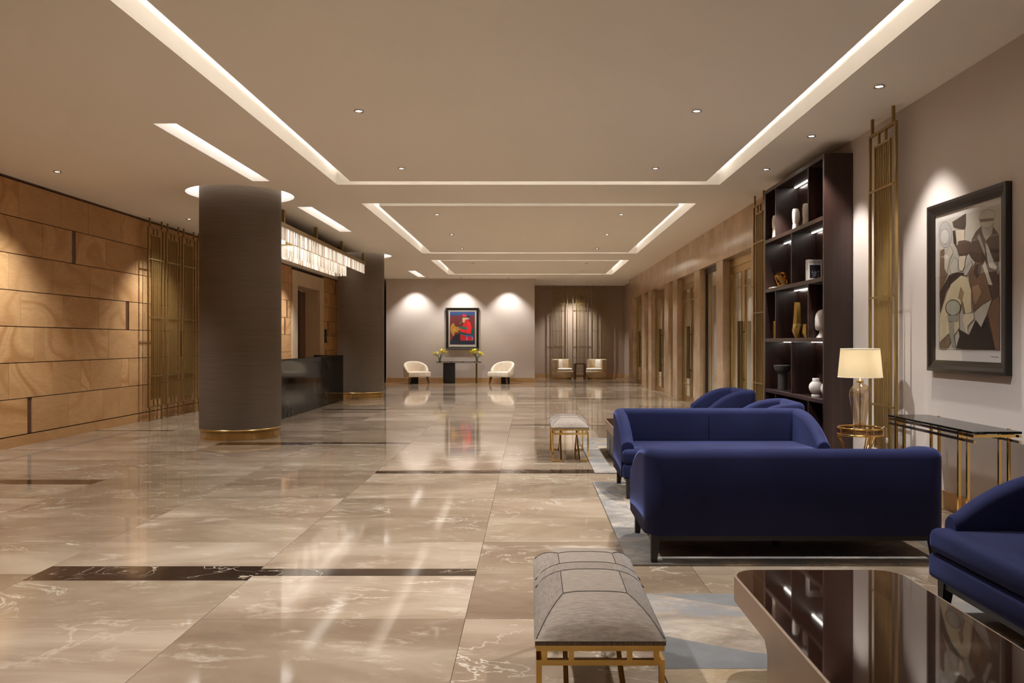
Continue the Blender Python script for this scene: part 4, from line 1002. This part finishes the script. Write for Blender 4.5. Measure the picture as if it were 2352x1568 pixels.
# ------------------------------------------------------------------ coffee tables
def rrect(x0, x1, y0, y1, r, n=8):
    p = []
    for cx_, cy_, a0 in ((x1-r,y0+r,-PI/2), (x1-r,y1-r,0), (x0+r,y1-r,PI/2), (x0+r,y0+r,PI)):
        for i in range(n+1): a = a0+PI/2*i/n; p.append((cx_+r*math.cos(a), cy_+r*math.sin(a)))
    return p
def coffee_table(label, loc, W, L, dark_leg=False):
    t = thing('coffee_table', label, 'coffee table', loc, group='brown glass coffee tables')
    MB().prism(rrect(0.012, W-0.012, 0.012, L-0.012, 0.11), 0.395, 0.42).build('glass_top', M['table_top'], t)
    # apron ring
    o = rrect(0, W, 0, L, 0.12); i_ = rrect(0.012, W-0.012, 0.012, L-0.012, 0.11); n = len(o)
    mb = MB(); vs = [(x,y,0.305) for x,y in o]+[(x,y,0.417) for x,y in o]+[(x,y,0.417) for x,y in i_]+[(x,y,0.305) for x,y in i_]
    fs = []
    for i in range(n):
        j = (i+1) % n
        for a, b in ((0,n), (n,2*n), (2*n,3*n), (3*n,0)): fs.append((a+i, a+j, b+j, b+i))
    mb.add(vs, fs, 0, False).build('apron', M['table_side'], t)
    MB().prism(rrect(0.02, W-0.02, 0.02, L-0.02, 0.1), 0.32, 0.39).build('underframe', M['leg_black'], t)
    for x0, x1 in ((0, 0.012), (W-0.012, W)):
        # leg panel with an upright rounded slot, flaring into the apron
        for ya, yb in ((L-1.15, L-0.62),) if not dark_leg else ((0.35, L-0.35),):
            ym, sl = (ya+yb)/2, 0.035
            out = [(ya,0), (ya,0.26), (ya-0.035,0.305), (yb+0.035,0.305), (yb,0.26), (yb,0)]
            slot = [(ym-sl,0.08)] + [(ym-sl*math.cos(PI*k/8), 0.20+sl*math.sin(PI*k/8)) for k in range(9)] + [(ym+sl,0.08)] + [(ym+sl*math.cos(PI*k/8), 0.08-sl*math.sin(PI*k/8)) for k in range(1, 8)]
            left = [(ya,0), (ym,0), (ym,0.08-sl)] + [p for p in slot if p[0] <= ym+1e-6 and p[1] < 0.08][::-1]
            bm = bmesh.new()
            def face(pts): return bm.faces.new([bm.verts.new((x0, y, z)) for y, z in pts])
            L1 = [(ya,0),(ym,0)] + [(ym+sl*math.cos(PI*k/8), 0.08-sl*math.sin(PI*k/8)) for k in range(4, 9)] + [(ym-sl*math.cos(PI*k/8), 0.20+sl*math.sin(PI*k/8)) for k in range(0, 5)] + [(ym,0.305),(ya-0.035,0.305),(ya,0.26)]
            R1 = [(2*ym-y, z) for y, z in L1][::-1]
            fa = [face(L1), face(R1)]
            bmesh.ops.remove_doubles(bm, verts=bm.verts, dist=1e-5)
            ex = bmesh.ops.extrude_face_region(bm, geom=list(bm.faces))
            for v in ex['geom']:
                if isinstance(v, bmesh.types.BMVert): v.co.x = x1
            bmesh.ops.recalc_face_normals(bm, faces=bm.faces)
            MB().bm(bm, 0, False).build('leg_panel', M['table_side'] if not dark_leg else M['leg_black'], t)
    return t
coffee_table('low brown glass coffee table with rounded corners in the foreground', (0.93, 1.95, 0.0115), 0.79, 1.82)
coffee_table('far brown glass coffee table half hidden behind the facing sofa', (1.03, 9.6, 0.0122), 0.8, 1.6, True)

# ------------------------------------------------------------------ console table by the right wall
t = thing('console_table', 'black marble console table with gold legs under the picture', 'console table', (3.30, 5.98, 0))
CW, CL, CH = 0.37, 1.42, 0.83
MB().rbox(0, CW, 0, CL, CH-0.018, CH, 0.003, 1, smooth=False).build('top', M['black_marble'], t)
b = 0.02
for x in (0.005, CW-0.025):
    for z in (CH-0.045, CH-0.088): MB().box(x, x+b, 0.0, CL, z, z+b).build('rail', M['gold'], t)
for y in (0.02, CL-0.04): MB().box(0.025, CW-0.026, y, y+b, CH-0.045, CH-0.025).build('cross_rail', M['gold'], t)
for y in (0.17, CL-0.2):
    for x, sgn in ((-0.016, 1), (0.052, 1), (CW-0.075, -1), (CW-0.004, -1)):
        MB().box(x, x+b, y, y+b, 0, CH-0.019 if 0 < x < CW-0.02 else CH+0.004).build('leg', M['gold'], t)
    MB().box(-0.016, CW+0.016, y+0.002, y+b-0.002, CH-0.065, CH-0.047).build('cross_rail', M['gold'], t)

# ------------------------------------------------------------------ gold ring side tables, lamp
def ring_table(label, loc, r, h):
    t = thing('side_table', label, 'side table', loc, group='round gold side tables')
    n = 40
    for z in (h-0.012, h-0.075): MB().tube([(r*math.cos(2*PI*i/n), r*math.sin(2*PI*i/n), z) for i in range(n)], 0.011, 8, closed=True).build('ring', M['gold'], t)
    MB().lathe([(0.001,h-0.070),(r-0.006,h-0.070),(r-0.006,h-0.064),(0.001,h-0.064)], n, cap=False).build('glass_shelf', M['smoke_glass'], t)
    sp = MB().box(-0.006, 0.006, -0.006, 0.006, h-0.075, h-0.012).mesh('spacer', M['gold'])
    for k in range(8): a = 2*PI*k/8+0.2; link('spacer', sp, t, loc=(r*math.cos(a), r*math.sin(a), 0))
    MB().lathe([(r-0.004,h-0.066),(r-0.004,h-0.02)], n, cap=False).build('glass_band', M['smoke_glass'], t)
    for k in range(3):
        a = 2*PI*k/3+PI/6; g = MB(); c, s = math.cos(a), math.sin(a)
        for d in (-0.026, 0, 0.026):
            g.tube([((r-0.004)*c-d*s, (r-0.004)*s+d*c, h-0.08), (r*0.42*c-d*s*0.6, r*0.42*s+d*c*0.6, 0.30), (r*0.78*c-d*s, r*0.78*s+d*c, 0.006)], 0.008, 8)
        g.build('leg', M['gold'], t)
    return t
LX, LY, LH = 3.31, 8.05, 0.65
ring_table('round gold side table carrying the lamp', (LX, LY, 0), 0.215, LH)
ring_table('round gold side table between the far navy armchairs', (3.2, 10.95, 0.0122), 0.2, 0.61)
t = thing('table_lamp', 'lit table lamp with clear ribbed glass base and cream shade', 'table lamp', (LX, LY, LH-0.063))
prof = [(0.052,0.0),(0.054,0.012),(0.052,0.03),(0.06,0.12),(0.078,0.22),(0.098,0.32),(0.106,0.38),(0.100,0.43),(0.07,0.475),(0.034,0.50),(0.03,0.515)]
n = 48; mb = MB(); vs = []
for r, z in prof:
    for i in range(n): a = 2*PI*i/n; k = r*(1+0.035*math.cos(8*a)*min(1, r*9)); vs.append((k*math.cos(a), k*math.sin(a), z))
fs = [(j*n+i, j*n+(i+1)%n, (j+1)*n+(i+1)%n, (j+1)*n+i) for j in range(len(prof)-1) for i in range(n)] + [list(range(n))[::-1]]
vs2 = [(x*0.93, y*0.93, z+(0.004 if z < 0.01 else 0)) for x, y, z in vs]; m0 = len(vs)
fs += [tuple(m0+q for q in f)[::-1] for f in fs] + [((len(prof)-1)*n+i, (len(prof)-1)*n+(i+1)%n, m0+(len(prof)-1)*n+(i+1)%n, m0+(len(prof)-1)*n+i) for i in range(n)]
mb.add(vs+vs2, fs, 0, True).build('glass_base', M['lamp_glass'], t)
MB().lathe([(0.036,0.512),(0.036,0.53),(0.014,0.533),(0.014,0.60),(0.008,0.602),(0.008,0.66)], 20).build('neck', M['gold_brush'], t)
MB().lathe([(0.007,0.006),(0.007,0.51)], 10).build('stem', M['chrome'], t)
sz = 1.146-(LH-0.063)
MB().lathe([(0.212,sz),(0.186,sz+0.285)], 48, cap=False).build('shade', M['shade'], t)
for z, r in ((sz, 0.212), (sz+0.285, 0.186)): MB().tube([(r*math.cos(2*PI*i/40), r*math.sin(2*PI*i/40), z) for i in range(40)], 0.003, 6, closed=True).build('shade_trim', M['cream'], t)
MB().sphere((0,0,sz+0.13), 0.03, 12, (1,1,1.3)).build('bulb', M['bulb'], t)
l = bpy.data.lights.new('lamp_bulb', 'POINT'); l.energy = 2.1; l.color = (1, 0.84, 0.60); l.shadow_soft_size = 0.035
o = bpy.data.objects.new('lamp_bulb', l); COL.objects.link(o); o.parent = t; o.location = (0, 0, sz+0.13)
cord = MB().tube([(0.05,-0.03,0.016), (0.14,-0.1,0.03), (0.19,-0.115,0.075), (0.222,-0.10,0.055), (0.225,-0.10,-0.05), (0.22,-0.10,-0.25), (0.20,-0.08,-0.42), (0.26,0.0,-0.578), (0.36,0.1,-0.58)], 0.0035, 6).build('cord', M['silk'], t)
MB().rbox(0.213, 0.237, -0.108, -0.092, -0.09, -0.04, 0.005, 2).build('cord_switch', M['silk'], cord)

# ------------------------------------------------------------------ far console with flowers and cream chairs
t = thing('console_table', 'slim dark console with one wide black leg at the end wall', 'console table', (-3.44, 29.0, 0))
MB().rbox(0, 1.65, 0, 0.38, 0.775, 0.79, 0.003, 1, smooth=False).build('top', M['black_marble'], t)
MB().box(0.02, 1.63, 0.01, 0.03, 0.735, 0.755).box(0.02, 1.63, 0.35, 0.37, 0.735, 0.755).build('rail', M['chrome'], t)
for x in (0.12, 0.54, 0.96, 1.38, 1.55): MB().box(x, x+0.03, 0.008, 0.372, 0.756, 0.775).build('cross_rail', M['black'], t)
MB().rbox(0.26, 0.68, 0.05, 0.33, 0, 0.735, 0.03, 3).build('wide_leg', M['black'], t)
MB().box(1.44, 1.49, 0.06, 0.11, 0, 0.735).build('leg', M['bronze_dark'], t)
MB().box(1.44, 1.49, 0.27, 0.32, 0, 0.735).build('leg', M['bronze_dark'], t)
def flowers(label, loc, flip, seed):
    t = thing('flower_vase', label, 'flower vase', loc, 0, 'vases of yellow lilies'); rg = random.Random(seed)
    MB().lathe([(0.048,0.0),(0.05,0.15),(0.052,0.15),(0.052,0.0)], 18, cap=False).build('glass', M['vase_glass'], t)
    heads = [(0.09,-0.04,0.36), (0.15,-0.03,0.31), (0.04,0.03,0.33), (0.13,0.05,0.39), (0.07,0.0,0.41), (0.11,-0.06,0.28), (-0.15,-0.03,0.28), (-0.20,0.03,0.24), (-0.11,-0.02,0.31), (-0.16,0.04,0.22), (0.20,0.02,0.33)]
    for hx, hy, hz in heads:
        hx *= flip
        st = MB().tube([(rg.uniform(-0.03,0.03), rg.uniform(-0.03,0.03), 0.01), (hx*0.3, hy*0.3, 0.16), (hx, hy, hz)], 0.004, 5).build('stem', M['leaf'], t)
        fl = MB()
        for k in range(6):
            a = 2*PI*k/6+rg.random(); c, s = math.cos(a), math.sin(a); q = 0.10+rg.random()*0.02; up = rg.uniform(0.0, 0.045)
            d = Vector((c, s, 0)); e = Vector((-s, c, 0)); p = Vector((hx, hy, hz))
            fl.add([p, p+d*q*0.5+e*0.04+Vector((0,0,up+0.012)), p+d*q+Vector((0,0,up-0.006)), p+d*q*0.5-e*0.04+Vector((0,0,up+0.012)), p+d*q*0.5+Vector((0,0,up+0.002))], [(0,1,4),(1,2,4),(2,3,4),(3,0,4)])
        fl.build('lily', M['yellow'], t)
    for k in range(16):
        a = rg.uniform(0, 2*PI); r = rg.uniform(0.04, 0.14); z = rg.uniform(0.15, 0.30); p = Vector((r*math.cos(a), r*math.sin(a)*0.5, z)); d = Vector((math.cos(a), math.sin(a), rg.uniform(-0.6,0.3)))*0.06; e = Vector((-math.sin(a), math.cos(a), 0.3))*0.014
        MB().add([p, p+d*0.5+e, p+d, p+d*0.5-e], [(0,1,2,3)]).build('leaf', M['leaf'] if k % 3 else M['leaf_grey'], t)
flowers('glass vase of yellow lilies at the left end of the far console', (-3.36+0.05, 29.18, 0.79), 1, 4)
flowers('glass vase of yellow lilies at the right end of the far console', (-1.96, 29.18, 0.79), -1, 9)

def tub_chair(label, loc, rz):
    t = thing('tub_chair', label, 'armchair', loc, rz, 'cream tub chairs')
    # curved shell: back towards +y, open towards -y
    rings = []; N_ = 26; ro = 0.44; th = 0.10
    for i in range(N_+1):
        a = math.radians(-25+230*i/N_); s = abs(i/N_-0.5)*2
        zt = 0.80-0.33*s**2.4; c, sn = math.cos(a), math.sin(a)
        sec = [(0,0.25), (0,0.45*zt+0.1), (0.0,zt-0.05), (0.015,zt-0.015), (th/2,zt), (th-0.015,zt-0.015), (th,zt-0.05), (th+0.02,0.44), (th+0.02,0.25)]
        rings.append([((ro+0.03*(z-0.25)-u)*c*1.02, (ro+0.03*(z-0.25)-u)*sn*0.88, z) for u, z in sec])
    k = len(rings[0]); mb = MB()
    mb.add([p for r in rings for p in r], [(j*k+i, j*k+(i+1)%k, (j+1)*k+(i+1)%k, (j+1)*k+i) for j in range(N_) for i in range(k)], 0, True)
    mb.add(rings[0], [list(range(k))[::-1]]); mb.add(rings[-1], [list(range(k))])
    mb.build('shell', M['cream'], t)
    pts = [(0.40*math.cos(a)*1.02, 0.40*math.sin(a)*0.88) for a in [math.radians(-5+190*i/16) for i in range(17)]] + [(-0.43,-0.34), (0.43,-0.34)]
    MB().prism(pts, 0.245, 0.43, 0.03, 3).build('seat', M['cream'], t)
    for x, y, m_ in ((-0.33,-0.24,'brown_leg'), (0.33,-0.24,'brown_leg')):
        vs = []
        for z, s, o_ in ((0,0.02,0.05), (0.25,0.035,0)):
            sx = 1 if x > 0 else -1; vs += [(x+sx*o_-s, y-o_*0.6-s, z), (x+sx*o_+s, y-o_*0.6-s, z), (x+sx*o_+s, y-o_*0.6+s, z), (x+sx*o_-s, y-o_*0.6+s, z)]
        MB().add(vs, [(3,2,1,0),(4,5,6,7),(0,1,5,4),(1,2,6,5),(2,3,7,6),(3,0,4,7)]).build('leg', M[m_], t)
    MB().prism([(-0.16,0.16), (0.16,0.16), (0.16,0.24), (-0.16,0.24)], 0, 0.245).build('slab_leg', M['black'], t)
    return t
tub_chair('cream tub chair left of the far console', (-4.13, 28.85, 0), 0.55)
tub_chair('cream tub chair right of the far console', (-1.02, 28.85, 0), -0.55)

# ------------------------------------------------------------------ alcove chairs and table
def lounge_chair(label, loc, rz):
    t = thing('lounge_chair', label, 'armchair', loc, rz, 'tan lounge chairs')
    MB().lathe([(0.36,0.0),(0.36,0.06)], 40).build('plinth', M['gold_brush'], t)
    MB().lathe([(0.40,0.062),(0.43,0.10),(0.435,0.30),(0.42,0.34),(0.35,0.35)], 44).build('drum', M['tan'], t)
    MB().lathe([(0.36,0.351),(0.40,0.37),(0.405,0.40),(0.37,0.435),(0.2,0.445),(0.001,0.446)], 44, cap=False).build('seat_cushion', M['cream'], t)
    rings = []; N_ = 22; ro = 0.43; th = 0.11
    for i in range(N_+1):
        a = math.radians(-10+200*i/N_); zt = 0.80; c, s = math.cos(a), math.sin(a)
        sec = [(0,0.30), (-0.01,0.6), (-0.02,zt-0.02), (0.01,zt), (th-0.02,zt), (th,zt-0.02), (th,0.44), (th,0.30)]
        rings.append([((ro-u)*c, (ro-u)*s, z) for u, z in sec])
    k = len(rings[0]); mb = MB()
    mb.add([p for r in rings for p in r], [(j*k+i, j*k+(i+1)%k, (j+1)*k+(i+1)%k, (j+1)*k+i) for j in range(N_) for i in range(k)], 0, True)
    mb.add(rings[0], [list(range(k))[::-1]]); mb.add(rings[-1], [list(range(k))])
    mb.build('backrest', M['tan'], t)
    MB().prism([(-0.25,-0.07), (0.25,-0.07), (0.25,0.07), (-0.25,0.07)], 0, 0.34, 0.06, 3).build('back_cushion', M['cream'], t, loc=(0, 0.22, 0.45), rot=(-0.15, 0, 0))
    return t
lounge_chair('tan lounge chair on the left in the alcove', (1.29, 32.45, 0), 0.85)
lounge_chair('tan lounge chair on the right in the alcove', (2.64, 32.45, 0), -0.85)
t = thing('side_table', 'small square wooden table between the tan alcove chairs', 'side table', (1.97, 32.2, 0))
for sx in (-1, 1):
    for sy in (-1, 1): MB().box(sx*0.195-0.035, sx*0.195+0.035, sy*0.195-0.035, sy*0.195+0.035, 0, 0.64).build('leg', M['brown_leg'], t)
for sx in (-1, 1):
    MB().box(-0.16, 0.16, sx*0.195-0.02, sx*0.195+0.02, 0.60, 0.64).build('rail', M['brown_leg'], t)
    MB().box(sx*0.195-0.02, sx*0.195+0.02, -0.16, 0.16, 0.60, 0.64).build('rail', M['brown_leg'], t)
    MB().box(-0.16, 0.16, sx*0.195-0.015, sx*0.195+0.015, 0.12, 0.15).build('rail', M['brown_leg'], t)
MB().box(-0.159, 0.159, -0.174, 0.174, 0.61, 0.62).build('top', M['smoke_glass'], t)
